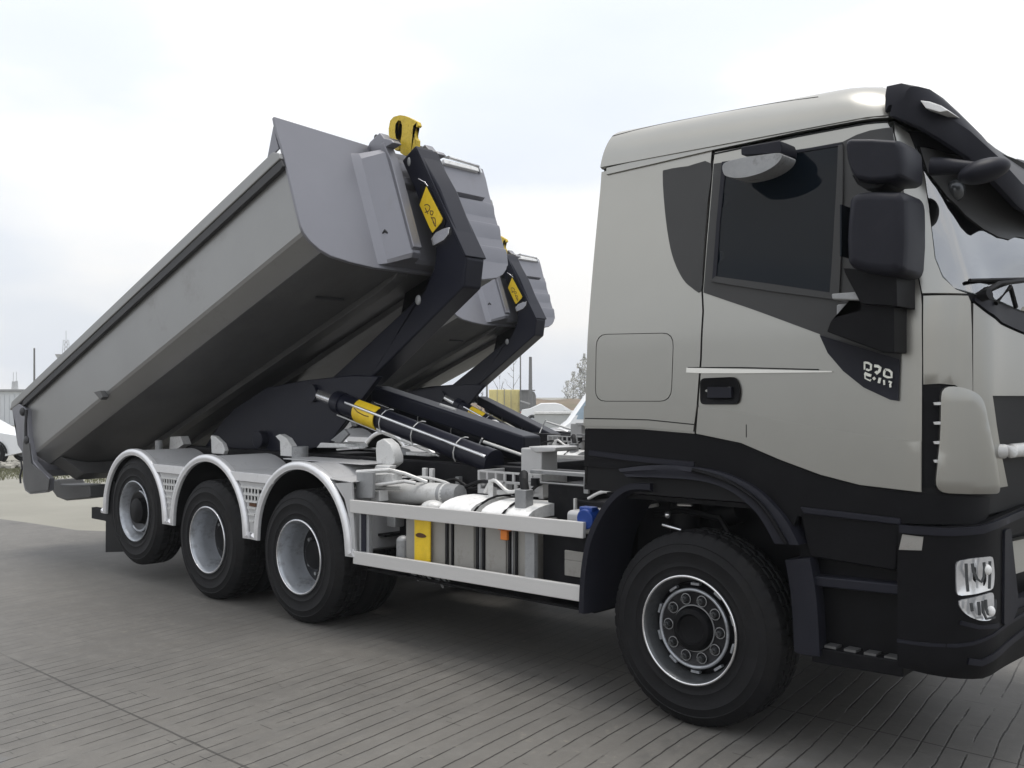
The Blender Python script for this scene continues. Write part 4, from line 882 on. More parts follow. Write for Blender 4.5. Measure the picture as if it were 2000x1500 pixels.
    each('arm_pin', 'grey', arm, lambda bm: [ellipsoid(bm, Py(817, 586, y0), (.035, .02, .045)), ellipsoid(bm, Py(799, 316, y0), (.02, .015, .04)), ellipsoid(bm, Py(632, 843, y0 - .02), (.018, .01, .018))])
    # lower yoke beside the arm: the tipping frame under the container
    each('tipping_frame', 'arm', T, lambda bm: [pxz(bm, XZ([(392, 884), (420, 842), (455, 800), (520, 757), (600, 742), (690, 733), (740, 735), (640, 870), (560, 885)], yy), yy, yy + .06) for yy in (.93, 1.50)] + [cyl(bm, (-5.55, .85, 1.40), (-5.55, 1.65, 1.40), .09)], .01)
    # ---------------- hydraulic cylinders
    for k, (pa, pb, y, nm) in enumerate(((Py(655, 783, .93), Py(962, 902, .80), .85, 'near'), (Py(770, 790, 1.62), Py(1040, 892, 1.66), 1.65, 'far'))):
        a, b = Vector(pa), Vector(pb); d = (b - a).normalized(); up_ = Vector((0, 1, 0)).cross(d).normalized(); up_ = up_ if up_.z > 0 else -up_
        cy_ = one('lift_cylinder', 'arm', T, lambda bm: [cyl(bm, a + d * .05, b, .092, 28), cyl(bm, a + d * .04, a + d * .16, .104, 28), cyl(bm, b - d * .1, b + d * .02, .100, 28)] )
        one('piston_rod', 'chrome', cy_, lambda bm: cyl(bm, a - d * .30, a + d * .1, .055, 20))
        one('cylinder_eye', 'arm', cy_, lambda bm: [cyl(bm, a - d * .34 + V(0, -.06, 0), a - d * .34 + V(0, .06, 0), .085, 20)])
        s_ = Vector((0, -1, 0)); o1 = (s_ * .9 + up_ * .44).normalized()
        one('hydraulic_pipe', 'chrome', cy_, lambda bm: tube(bm, [a + d * .30 + o1 * .115, b - d * .05 + o1 * .115, b + o1 * .10], .013, 8))
        one('lower_pipe', 'lightgrey', cy_, lambda bm: tube(bm, [a + d * .1 - up_ * .11 + s_ * .03, b - d * .6 - up_ * .11 + s_ * .03], .007, 6))
        each('pipe_clamp', 'lightgrey', cy_, lambda bm: [tube(bm, [b - d * q + (s_ * math.cos(t) + up_ * math.sin(t)) * .110 for t in np.linspace(-.9, 1.9, 8)], .005, 5) for q in (.35, .9, 1.35)])
        if k == 0:
            sl = one('cylinder_label', 'yellow', cy_, lambda bm: loft(bm, [[a + d * t + (s_ * math.cos(w) + up_ * math.sin(w)) * rr for w, rr in [(q, .112) for q in np.linspace(-1.1, 1.2, 10)] + [(q, .104) for q in np.linspace(1.2, -1.1, 10)]] for t in (.42, .74)]), smooth=60)
            one('cylinder_label_marks', 'ink', sl, lambda bm: [tube(bm, [a + d * t + (s_ * math.cos(w) + up_ * math.sin(w)) * .1135 for t, w in L], .004, 4) for L in ([(.46, .45), (.50, .38), (.56, .50), (.64, .42), (.68, .40)], [(.45, .30), (.51, .12), (.62, .05), (.68, .1)])])
        else:
            one('cylinder_label', 'arm', cy_, lambda bm: cyl(bm, a + d * .18, a + d * .45, .103, 24))
    # second beam beside the far cylinder (top line of the subframe arm)
    one('stabiliser_beam', 'arm', T, lambda bm: [obx(bm, (Vector(Py(742, 768, 1.3)) + Vector(Py(1040, 868, 1.3))) / 2, (Vector(Py(1040, 868, 1.3)) - Vector(Py(742, 768, 1.3))).normalized(), (0, 1, 0), (0, 0, 1), (Vector(Py(1040, 868, 1.3)) - Vector(Py(742, 768, 1.3))).length, .22, .14)], .02)
    each('beam_edge_pipe', 'lightgrey', T, lambda bm: [tube(bm, [Py(945, 863, 1.15), Py(1040, 896, 1.15)], .014, 8), tube(bm, [Py(942, 856, 1.1), Py(930, 880, 1.1), Py(918, 905, 1.0)], .008, 6), tube(bm, [Py(860, 790, 1.15), Py(890, 800, 1.15)], .012, 6)])
    return T
T = build_truck()

# ================================================================== CONTAINER
TH = R_(20.5); E1 = Vector((math.cos(TH), 0, math.sin(TH))); E3 = Vector((-math.sin(TH), 0, math.cos(TH))); O_ = Vector((-3.85, 0, 3.78)); CW = 2.42
def L(l, y, h): return O_ + E1 * l + E3 * h + Vector((0, y, 0))
def lh(bm, pts, y0, y1): prism(bm, [L(l, y0, h) for l, h in pts], (0, y1 - y0, 0))
def lbox(bm, l0, l1, y0, y1, h0, h1): lh(bm, [(l0, h0), (l1, h0), (l1, h1), (l0, h1)], y0, y1)
def yh(bm, pts, l0, l1): prism(bm, [L(l0, y, h) for y, h in pts], E1 * (l1 - l0))
def build_container():
    K = empty('tipper_container', tuple(L(-5.6, CW / 2, -1)), 'nearest grey steel roll-off container, tilted, its smooth long side facing the camera', 'container', 'tilted roll-off containers')
    half = [(0, .0), (0, -.67), (.012, -.70), (.145, -.815), (.17, -.83), (.46, -.905)]
    outer = half + [(CW - y, h) for y, h in half[::-1]]
    inner = [(y + (.014 if y < 1.2 else -.014), h + (.014 if abs(h) > .1 else 0)) for y, h in outer]
    bm = nb(); loop = outer + inner[::-1]
    ls = np.linspace(-5.62, .0, 12); loft(bm, [[L(l, y, h) for y, h in loop] for l in ls])
    sh = obj('container_body', bm, 'cont', K, 0, 20)
    one('body_floor', 'cont_dark', sh, lambda bm: yh(bm, [(.16, -.832), (.46, -.912), (CW - .46, -.912), (CW - .16, -.832), (CW - .16, -.828), (CW - .46, -.904), (.46, -.904), (.16, -.828)], -5.60, -.0))
    for y0, y1, m in ((-.055, .03, 'cont'), (CW - .03, CW + .055, 'cont')):
        rl = one('top_rail', m, K, lambda bm: lh(bm, [(-5.98, -.02), (-5.9, .055), (-.05, .085), (.02, .03), (.02, -.02), (-5.7, -.035)], y0, y1), .01)
    one('rail_shade_strip', 'raildark', K, lambda bm: lh(bm, [(-5.7, -.10), (-5.55, -.038), (.015, -.022), (.02, -.085), (-.02, -.10), (-5.5, -.105)], -.045, .0), .006)  # dark strip painting the shade that falls beneath the rail
    # headboard
    hh = [(-.03, .375), (-.035, .25), (-.02, .08), (-.014, -.2), (-.014, -.50), (-.012, -.62), (.005, -.70), (.05, -.765), (.12, -.825), (.22, -.872), (.42, -.908), (.65, -.93)]
    ho = hh + [(CW - y, h) for y, h in hh[::-1]] + [(CW / 2, .30)]
    hb = one('headboard', 'cont_front', K, lambda bm: yh(bm, ho, .002, .035), .008)
    one('headboard_stay', 'raildark', hb, lambda bm: tube(bm, [L(.0, -.02, .22), L(-.10, -.02, .08), L(-.12, -.02, .0)], .008, 6))
    one('headboard_return', 'cont_front', hb, lambda bm: lh(bm, [(.0, .30), (.0, .09), (-.18, .085)], -.03, -.015))
    # pressed centre with posts
    sec = [(.70, .0), (.78, .05), (.91, .20), (.93, .225), (1.02, .225), (1.03, .20), (1.04, .13), (1.06, .115), (1.44, .115), (1.46, .13), (1.47, .20), (1.48, .225), (1.57, .225), (1.59, .20), (1.72, .05), (1.80, .0)]
    def press(bm):
        R = []
        for h, k in ((-.895, .86), (-.86, 1), (-.5, 1.), (-.1, 1.), (.12, .96), (.18, .7)):
            R.append([L(.03 + l * k, y, h) for y, l in sec])
        loft(bm, R)
    pr_ = one('front_pressing', 'cont_front', K, press, .004, 14)
    for y in (.925, 1.475): one('front_post', 'cont_front', pr_, lambda bm: lh(bm, [(.20, -.86), (.285, -.82), (.285, .02), (.25, .22), (.20, .22)], y, y + .10), .008)
    one('press_crossrib', 'cont_front', pr_, lambda bm: lh(bm, [(.13, -.03), (.20, -.06), (.20, -.13), (.13, -.16)], 1.04, 1.46), .01)
    one('side_crossrib', 'cont_front', pr_, lambda bm: lh(bm, [(.03, .02), (.09, -.01), (.03, -.03)], 1.75, 2.3), .01)
    # hook bar bracket
    bp = [(695, 322), (700, 306), (717, 291), (724, 277), (743, 259), (751, 270), (766, 273), (771, 279), (752, 290), (737, 300), (722, 315), (724, 345), (735, 380), (720, 380)]
    bl = [((Vector(Py(u, v, .94)) - O_).dot(E1), (Vector(Py(u, v, .94)) - O_).dot(E3)) for u, v in bp]
    bk = one('hook_bar_bracket', 'cont_front', K, lambda bm: [lh(bm, bl, .93, 1.03)], .01)
    one('hook_bar_bracket', 'cont_front', K, lambda bm: [lh(bm, bl, 1.47, 1.57)], .01)
    one('hook_bar', 'cont_dark', bk, lambda bm: cyl(bm, L(.15, .95, .33), L(.15, 1.55, .33), .026))
    each('stop_bolt', 'raildark', pr_, lambda bm: [tube(bm, [L(.08, .80, -.62), L(.12, .80, -.60), L(.12, .84, -.64)], .012, 6), tube(bm, [L(.09, .82, -.74), L(.12, .86, -.74)], .010, 6)])
    # ridges of the far half and its ladder rung
    for h in (-.12, -.36, -.62):
        one('headboard_ridge', 'cont_front', hb, lambda bm: loft(bm, [[L(.03, y, h - .10), L(.03 + d, y, h + .03), L(.03 + d, y, h + .07), L(.03, y, h + .09)] for y, d in ((1.80, .01), (1.95, .03), (2.30, .04), (2.42, .03))]), .006)
    one('top_rung', 'chrome', hb, lambda bm: tube(bm, [L(.05, 1.78, .28), L(.06, 1.80, .36), L(.06, 1.95, .385), L(.06, 2.36, .37), L(.05, 2.38, .30)], .017, 8))
    one('top_box', 'white', hb, lambda bm: lbox(bm, .03, .07, 1.86, 2.34, .30, .345), .006)
    # underframe
    for y in (.95, 1.42): one('long_runner', 'cont_dark', K, lambda bm: lh(bm, [(-5.45, -.975), (-.3, -.975), (-.05, -.95), (.0, -.915), (-5.55, -.915)], y, y + .13), .008)
    one('under_crease', 'raildark', K, lambda bm: lbox(bm, -.62, -.60, .50, .80, -.935, -.915))
    # rear gate
    ge = [(25, 797), (38, 788), (54, 800), (57, 850), (66, 900), (80, 918), (98, 934), (96, 958), (88, 962), (60, 965), (50, 958), (46, 940), (46, 885), (36, 870), (33, 830)]
    gp = [((Vector(Py(u, v, -.04)) - O_).dot(E1), (Vector(Py(u, v, -.04)) - O_).dot(E3)) for u, v in ge]
    gt = one('tail_gate', 'cont_front', K, lambda bm: [lh(bm, gp, -.05, .012), lh(bm, gp, CW - .012, CW + .05)] + [prism(bm, [L(-5.78, 0.012, .0), L(-5.70, 0.012, .0), L(-5.62, 0.012, -.9), L(-5.72, 0.012, -.95)], (0, CW - .024, 0))], .008)
    def gx(L_, y=-.058): return [(Vector(Py(u, v, y)) - O_) for u, v in L_]
    one('gate_side_plate', 'cont_dark', gt, lambda bm: lh(bm, [(p.dot(E1), p.dot(E3)) for p in gx([(46, 862), (58, 866), (62, 905), (82, 922), (97, 938), (95, 957), (60, 963), (51, 955), (47, 935)])], -.066, -.05), .004)
    each('gate_hinge', 'raildark', gt, lambda bm: [ellipsoid(bm, Py(44, 804, -.06), (.05, .03, .05)), ellipsoid(bm, Py(52, 860, -.06), (.05, .03, .05)), tube(bm, [Py(52, 800, -.06), Py(50, 830, -.06), Py(50, 866, -.06)], .016, 6)])
    one('gate_chain', 'raildark', gt, lambda bm: tube(bm, [Py(41, 900, -.05), Py(43, 915, -.05), Py(39, 930, -.05), Py(40, 944, -.05)], .012, 5))
    one('rope_hook', 'cont_dark', K, lambda bm: lh(bm, [(p.dot(E1), p.dot(E3)) for p in gx([(190, 766), (202, 763), (208, 775), (203, 781)], -.02)], -.06, .01), .004)
    def roll(bm, y):
        p = [(97, 938), (112, 936), (118, 946), (174, 949), (175, 972), (128, 978), (110, 971), (100, 957)]
        q = [(Vector(Py(u, v, .38)) - O_) for u, v in p]; lh(bm, [(a.dot(E1), a.dot(E3)) for a in q], y, y + .30)
    for y in (.38, 1.76): one('rear_skid', 'cont_dark', K, lambda bm: roll(bm, y), .02)
    one('rear_crossbeam', 'cont_dark', K, lambda bm: yh(bm, [(.16, -.84), (.46, -.92), (CW - .46, -.92), (CW - .16, -.84), (CW - .4, -1.06), (.4, -1.06)], -5.55, -5.3), .01)
    return K
K = build_container()
# ---------------- the second truck and its container, parked alongside
def copy_tree(o, par=None):
    c = o.copy(); col.objects.link(c)
    if par: c.parent = par
    for ch in list(o.children): copy_tree(ch, c)
    return c
OFF = Vector((-3.79, 5.28, 0))
T2 = copy_tree(T); T2.location = T.location + OFF; T2['label'] = 'second hooklift truck, mostly hidden behind the nearest one, only arm and cylinders showing'
for ch in T2.children:          # its lift cylinders and beam lie a little flatter on the chassis
    if ch.name.split('.')[0] in ('lift_cylinder', 'stabiliser_beam'):
        pv = Vector((-4.5, 0, 1.80)) - T.location; an = R_(7.5); rm = Matrix.Rotation(an, 3, 'Y'); l0 = ch.location - pv; y_ = l0.y; ch.location = rm @ l0 + pv + Vector((0, 0, -.05)); ch.rotation_euler.y = an
K2 = copy_tree(K); K2.location = K.location + OFF; K2['label'] = 'farther grey roll-off container, tilted on the truck behind, showing only its ribbed front end'
# ================================================================== GROUND
def ground_mat():
    m = bpy.data.materials.new('grooved_concrete'); m.use_nodes = True; t = m.node_tree; p = t.nodes['Principled BSDF']; p.inputs['Roughness'].default_value = .62; p.inputs['Specular IOR Level'].default_value = .35
    g = N(t, 'ShaderNodeNewGeometry'); sp = N(t, 'ShaderNodeSeparateXYZ'); t.links.new(g.outputs['Position'], sp.inputs[0])
    def mth(op, a, b=None, c=None):
        n = N(t, 'ShaderNodeMath', operation=op)
        for i, q in enumerate((a, b, c)):
            if q is None: continue
            if isinstance(q, (int, float)): n.inputs[i].default_value = q
            else: t.links.new(q, n.inputs[i])
        return n.outputs[0]
    def noise(sc_, det=6, ro=.6, vec=None, strv=None):
        n = N(t, 'ShaderNodeTexNoise'); n.inputs['Scale'].default_value = sc_; n.inputs['Detail'].default_value = det; n.inputs['Roughness'].default_value = ro
        v = vec or g.outputs['Position']
        if strv: mm = N(t, 'ShaderNodeMapping'); mm.inputs['Scale'].default_value = strv; t.links.new(v, mm.inputs[0]); v = mm.outputs[0]
        t.links.new(v, n.inputs[0]); return n.outputs[0]
    def sm(v, a, b, lo=0., hi=1.):
        n = N(t, 'ShaderNodeMapRange', interpolation_type='SMOOTHSTEP'); n.inputs[1].default_value = a; n.inputs[2].default_value = b; n.inputs[3].default_value = lo; n.inputs[4].default_value = hi; t.links.new(v, n.inputs[0]); return n.outputs[0]
    X, Y = sp.outputs[0], sp.outputs[1]
    wob = mth('MULTIPLY', mth('SUBTRACT', noise(.8, 2), .5), .07); wob2 = mth('MULTIPLY', mth('SUBTRACT', noise(14, 3), .5), .012)
    xs = mth('ADD', mth('ADD', mth('ADD', X, mth('MULTIPLY', Y, .14)), wob), wob2)
    fr = mth('FRACT', mth('DIVIDE', xs, .118)); d = mth('ABSOLUTE', mth('SUBTRACT', fr, .5))
    gro = sm(d, .06, .01)                                   # thin line in the middle of each pitch
    brk = sm(noise(2.2, 4), .36, .5)
    ys = mth('ADD', Y, mth('MULTIPLY', wob, .5)); fy = mth('ABSOLUTE', mth('SUBTRACT', mth('FRACT', mth('DIVIDE', mth('ADD', ys, 1.97 + 1.3), 2.6)), .5)); jy = sm(fy, .0038, .0015)
    dist = mth('ADD', mth('ADD', mth('MULTIPLY', mth('SUBTRACT', X, float(CAM[0])), float(FW[0])), mth('MULTIPLY', mth('SUBTRACT', Y, float(CAM[1])), float(FW[1]))), mth('MULTIPLY', mth('SUBTRACT', noise(.8, 3), .5), 1.6))
    near = mth('MAXIMUM', sm(dist, 7.1, 6.2), mth('MULTIPLY', sm(dist, 10.5, 7.5), mth('MULTIPLY', sm(noise(.7, 3), .40, .55), .45)))
    gm = mth('MAXIMUM', mth('MULTIPLY', gro, brk), mth('MULTIPLY', jy, .7)); gm = mth('MULTIPLY', gm, near)
    # colours
    def mixc(f, a, b):
        n = N(t, 'ShaderNodeMix', data_type='RGBA')
        if isinstance(f, (int, float)): n.inputs[0].default_value = f
        else: t.links.new(f, n.inputs[0])
        for i, q in ((6, a), (7, b)):
            if isinstance(q, tuple): n.inputs[i].default_value = (*q, 1)
            else: t.links.new(q, n.inputs[i])
        return n.outputs[2]
    base = mixc(sm(noise(.35, 7, .65), .35, .65), (.112, .106, .097), (.152, .144, .131))
    base = mixc(sm(noise(5, 8, .75), .40, .75, 0, .55), base, (.19, .183, .168))
    base = mixc(sm(noise(60, 4, .8), .50, .80, 0, .5), base, (.09, .088, .084))
    n3 = noise(1.7, 5, .7); spill = mth('MULTIPLY', sm(dist, 4.9, 4.1), sm(n3, .50, .60, 0, .55)); base = mixc(spill, base, (.27, .235, .185))
    spill2 = mth('MULTIPLY', sm(dist, 5.0, 4.3), sm(noise(2.3, 5, .7), .56, .66, 0, .5)); base = mixc(spill2, base, (.18, .21, .26))
    wn = N(t, 'ShaderNodeTexWhiteNoise', noise_dimensions='1D'); t.links.new(mth('FLOOR', mth('DIVIDE', xs, .118)), wn.inputs['W'])
    base = mixc(mth('MULTIPLY', wn.outputs['Value'], .28), base, (.105, .102, .097))
    cy = mth('FRACT', mth('ADD', mth('DIVIDE', ys, .62), mth('MULTIPLY', wn.outputs['Value'], 7.3))); cj = mth('MULTIPLY', sm(mth('ABSOLUTE', mth('SUBTRACT', cy, .5)), .008, .002), mth('MULTIPLY', near, sm(noise(3.1, 4), .50, .58, 0, .8)))
    base = mixc(cj, base, (.03, .028, .025))
    oil = sm(noise(.9, 6, .7), .58, .70, 0, .55); base = mixc(oil, base, (.085, .082, .078))
    sand_ = mth('MULTIPLY', sm(noise(9, 7, .8), .55, .72, 0, .6), sm(noise(.5, 4), .45, .6)); base = mixc(sand_, base, (.26, .24, .20))
    # fine tooling streaks away from the grooves
    st_ = noise(22, 5, .7, None, (.25, 1.6, 1)); base = mixc(mth('MULTIPLY', sm(st_, .5, .72, 0, .5), sm(dist, 6., 8.)), base, (.10, .098, .093))
    base = mixc(mth('MULTIPLY', gm, .95), base, (.022, .02, .018))
    t.links.new(base, p.inputs['Base Color'])
    b = N(t, 'ShaderNodeBump'); b.inputs['Strength'].default_value = .5; b.inputs['Distance'].default_value = .02
    hgt = mth('ADD', mth('MULTIPLY', gm, -1.0), mth('MULTIPLY', noise(70, 5, .7), .12)); t.links.new(hgt, b.inputs['Height']); t.links.new(b.outputs[0], p.inputs['Normal'])
    return m
M['groove'] = ground_mat()
M['sand'] = mat('sandy_yard', (.255, .247, .212), .9, 0, .14, .25, bump=.1, bscale=6, dirt=((.27, .265, .23), .35, .55, .6))
bm = nb(); vs = [bm.verts.new((x, y, 0)) for x, y in ((-1500, -1500), (1500, -1500), (1500, 1500), (-1500, 1500))]; bm.faces.new(vs)
obj('ground', bm, 'sand', None, kind='structure')
def GP(u, v): p = on_plane(u, v, (0, 0, 0), np.array([0, 0, 1.])); return (p[0], p[1])
bm = nb(); pl = [(-40, -40), (40, -40), (40, 16), (-6, 16), (-7.2, 4), (-9.0, 2.0), GP(150, 1036), GP(60, 1022), GP(0, 1014), (-22, .6), (-40, -1)]
vs = [bm.verts.new((x, y, .004)) for x, y in pl]; fa_ = bm.faces.new(vs); bmesh.ops.triangulate(bm, faces=[fa_])
obj('concrete_apron', bm, 'groove', None, kind='structure')
# ================================================================== BACKGROUND
def at(u, Z, z): p = CAM + FW * Z + RT * (u - CX) / F * Z; return Vector((p[0], p[1], z))
def hz(v, Z): return 1.83 + (CY - v) / F * Z
Rv, Fv, Uv = Vector(RT), Vector(FW), Vector((0, 0, 1))
def car(name, u_nose, Z, length, prof, glass, label, c, m, sgn=1, width=1.75, wheels=(.8, .78), wr=.31, group=None):
    """car standing side-on, nose towards +RT * sgn; prof is (distance behind the nose, height)"""
    nose = at(u_nose, Z, 0); ax = -Rv * sgn; depth = Fv
    root = empty(name, tuple(nose + ax * length / 2 + depth * width / 2), label, c, group)
    P3 = lambda s, h, d: nose + ax * s + depth * d + Uv * h
    bm = nb(); rings = []
    for d, k in ((0.0, .94), (.06, .98), (.25, 1), (width - .25, 1), (width - .06, .98), (width, .94)):
        rings.append([P3(s, (h if h < .8 else .8 + (h - .8) * k), d + (max(0, h - .85) * .22 if d < width / 2 else -max(0, h - .85) * .22)) for s, h in prof])
    loft(bm, rings); obj('body', bm, m, root, 0, 30)
    for gpoly in glass:
        bm = nb(); a = [P3(s, h, .02 + max(0, h - .85) * .22 - .012) for s, h in gpoly]; prism(bm, a, depth * .01); obj('side_window', bm, 'vanglass' if name == 'delivery_van' else 'glass_dark', root)
    for sw in (wheels[0], length - wheels[1]):
        for d in (.0, width - .2):
            ctr = P3(sw, wr, d); bm = nb(); cyl(bm, ctr - depth * .02, ctr + depth * .2, wr, 28); w = obj('wheel', bm, 'tyre', root, .02)
            bm = nb(); cyl(bm, ctr - depth * .028, ctr + depth * .1, wr * .6, 18); obj('rim', bm, 'rim', w, .01)
            bm = nb(); tube(bm, [ctr - depth * .03 + ax * (wr * 1.15 * math.cos(t)) + Uv * (wr * 1.15 * math.sin(t)) for t in np.linspace(0, math.pi, 12)], .025, 6); obj('wheel_arch', bm, 'seal', root)
    bm = nb(); obx(bm, P3(.10, .66, .2), ax, depth, Uv, .2, .35, .14); obj('headlight', bm, 'lamp', root, .02)
    bm = nb(); obx(bm, P3(length - .06, .80, .2), ax, depth, Uv, .1, .3, .16); obj('tail_light', bm, 'red', root, .02)
    bm = nb(); obx(bm, P3(1.5, .98, -.08), ax, depth, Uv, .12, .18, .12); obj('wing_mirror', bm, m, root, .02)
    return root
sedan = [(0, .35), (.02, .6), (.15, .78), (1.1, .95), (1.75, 1.36), (2.1, 1.44), (3.0, 1.42), (3.75, 1.08), (4.25, 1.0), (4.38, .7), (4.35, .35), (3.9, .24), (.5, .24)]
sgl = [[(1.35, .98), (1.85, 1.33), (2.2, 1.37), (2.2, .98)], [(2.26, .98), (2.26, 1.37), (2.9, 1.35), (3.45, 1.05)]]
car('parked_car', 46, 26, 4.38, sedan, sgl, 'white saloon car at the left edge, behind the tail of the near container', 'car', 'carwhite')
car('parked_car', 1150, 62, 4.38, sedan, sgl, 'small distant white car in the gap, right of the dark grey block', 'car', 'carwhite', 1)
van = [(0, .4), (.02, .9), (.10, 1.08), (.28, 1.22), (.78, 1.95), (1.1, 2.1), (4.9, 2.1), (5.0, 1.9), (5.0, .4), (4.4, .3), (.6, .3)]
vgl = [[(.34, 1.27), (.80, 1.92), (2.3, 1.92), (2.3, 1.27)]]
car('delivery_van', 1092, 24, 5.0, van, vgl, 'white van with sloping windscreen, half hidden behind the cab rear edge', 'van', 'carwhite', -1, 1.9)
# sheds, containers, poles
def slab(name, u0, u1, v0, Z, dep, m, label, c, par=None, zb=0.):
    a, b = at(u0, Z, zb), at(u1, Z, zb); bm = nb(); prism(bm, [a, b, b + Uv * (hz(v0, Z) - zb), a + Uv * (hz(v0, Z) - zb)], Fv * dep); o = obj(name, bm, m, par, .03)
    if label: tag(o, label, c)
    return o
sh = empty('warehouse', tuple(at(-150, 62, 0)), 'long low pale grey sheet-clad warehouse behind the white car at the left edge', 'warehouse')
slab('wall', -420, 150, 764, 62, 12, 'wallgrey', None, None, sh); 
bm = nb(); a, b = at(-425, 61.8, hz(764, 62)), at(155, 61.8, hz(764, 62)); prism(bm, [a, b, b + Uv * .12, a + Uv * .12], Fv * 12.6); obj('roof', bm, 'grey', sh)
bm = nb()
for k in range(60):
    p = at(-420 + 9.5 * k, 61.97, 1.0); obx(bm, p, Rv, Fv, Uv, .05, .05, 2.0)
obj('wall_rib', bm, 'wallgrey', sh)
bm = nb(); obx(bm, at(-60, 61.95, 1.0), Rv, Fv, Uv, 2.4, .08, 2.0); obj('roller_door', bm, 'grey', sh, .02)
bw = empty('barrier_wall', tuple(at(1090, 45, 0)), 'low grey concrete wall with a white coping in front of the distant white car', 'wall')
slab('wall_face', 1044, 1190, 808, 45, .3, 'barrier', None, None, bw); bm = nb(); a, b = at(1043, 44.9, hz(808, 45)), at(1191, 44.9, hz(808, 45)); prism(bm, [a, b, b + Uv * .1, a + Uv * .1], Fv * .5); obj('coping', bm, 'white', bw)
yc = empty('yellow_cargo_container', tuple(at(984, 70, 0)), 'weathered yellow cargo container seen end-on in the gap between arm and cab', 'container')
slab('container_shell', 955, 1015, 761, 70, 6, 'yellowbox', None, None, yc)
bm = nb()
for k in range(6): obx(bm, at(960 + k * 10, 69.99, 1.2), Rv, Fv, Uv, .20, .03, 2.2)
obj('corrugation', bm, 'yellowbox', yc)
bm = nb(); obx(bm, at(985, 69.9, 1.2), Rv, Fv, Uv, .05, .05, 2.35); obj('door_seam', bm, 'box', yc)
bm = nb()
for u in (971, 998): obx(bm, at(u, 69.95, 1.2), Rv, Fv, Uv, .03, .03, 2.3)
each('lock_rod', 'box', yc, bm)
gc = empty('concrete_block', tuple(at(1031, 68, 0)), 'dark grey block with rounded corner standing against the yellow container', 'block')
bm = nb(); a = at(1015.5, 68, 0); b = at(1047, 68, 0); H = hz(763, 68); w = (b - a).length
prism(bm, [a, b, b + Uv * (H - .35), b + Uv * (H - .08) - Rv * .12, b + Uv * H - Rv * .4, a + Uv * H], Fv * 4); obj('block_body', bm, 'concrete', gc, .03)
bm = nb(); obx(bm, at(1031, 67.95, H + .02), Rv, Fv, Uv, w * .9, .2, .08); obj('block_cap', bm, 'pole', gc)
def pole(u, v_top, Z, r, label, kind='pole', m='pole', top=None, group=None, r1=None):
    root = empty(kind, tuple(at(u, Z, 0)), label, 'pole' if 'mast' not in kind else 'mast', group)
    bm = nb(); cyl(bm, at(u, Z, -.1), at(u, Z, hz(v_top, Z)), r, 10, r1 or r * .7); obj('shaft', bm, m, root)
    bm = nb(); cyl(bm, at(u, Z, 0), at(u, Z, .25), r * 2, 10); obj('base', bm, m, root)
    if top: bm = nb(); top(bm); obj('head', bm, m, root)
    return root
pole(1016.5, 668, 66, .06, 'thin tall dark pole rising at the corner between yellow container and dark block', 'lamp_post')
pole(1036, 697, 66, .16, 'thick tapering dark pole rising from behind the dark grey block', 'utility_pole', r1=.10)
pole(951, 748, 64, .08, 'short thin post left of the yellow container', 'utility_pole')
pole(67, 680, 58, .07, 'thin lone pole above the tail of the near container', 'lamp_post')
def lattice(u, v_top, Z, w_, label, g=None):
    root = empty('lattice_mast', tuple(at(u, Z, 0)), label, 'mast', g); Ht = hz(v_top, Z)
    bm = nb()
    for s1 in (-1, 1):
        for s2 in (-1, 1): cyl(bm, at(u, Z, 0) + Rv * s1 * w_ + Fv * s2 * w_, at(u, Z, Ht) + Rv * s1 * w_ * .4 + Fv * s2 * w_ * .4, .06, 6)
    n = 14
    for k in range(n):
        a, b = Ht * k / n, Ht * (k + 1) / n; q = lambda h: w_ * (1 - .6 * h / Ht)
        cyl(bm, at(u, Z, a) + Rv * q(a), at(u, Z, b) - Rv * q(b), .04, 5); cyl(bm, at(u, Z, a) - Rv * q(a), at(u, Z, b) + Rv * q(b), .04, 5)
    obj('lattice', bm, 'mast', root)
    bm = nb(); cyl(bm, at(u, Z, Ht), at(u, Z, Ht + 1.8), .05, 6); obj('antenna', bm, 'mast', root)
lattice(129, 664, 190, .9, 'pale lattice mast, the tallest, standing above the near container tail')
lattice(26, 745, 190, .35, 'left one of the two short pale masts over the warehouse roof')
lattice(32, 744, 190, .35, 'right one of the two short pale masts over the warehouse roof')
pole(118, 694, 190, .2, 'short pale post with a wide cup-shaped head beside the lattice mast', 'floodlight_mast', 'mast', lambda bm: cyl(bm, at(118, 190, hz(706, 190)), at(118, 190, hz(692, 190)), .3, 12, 1.0))
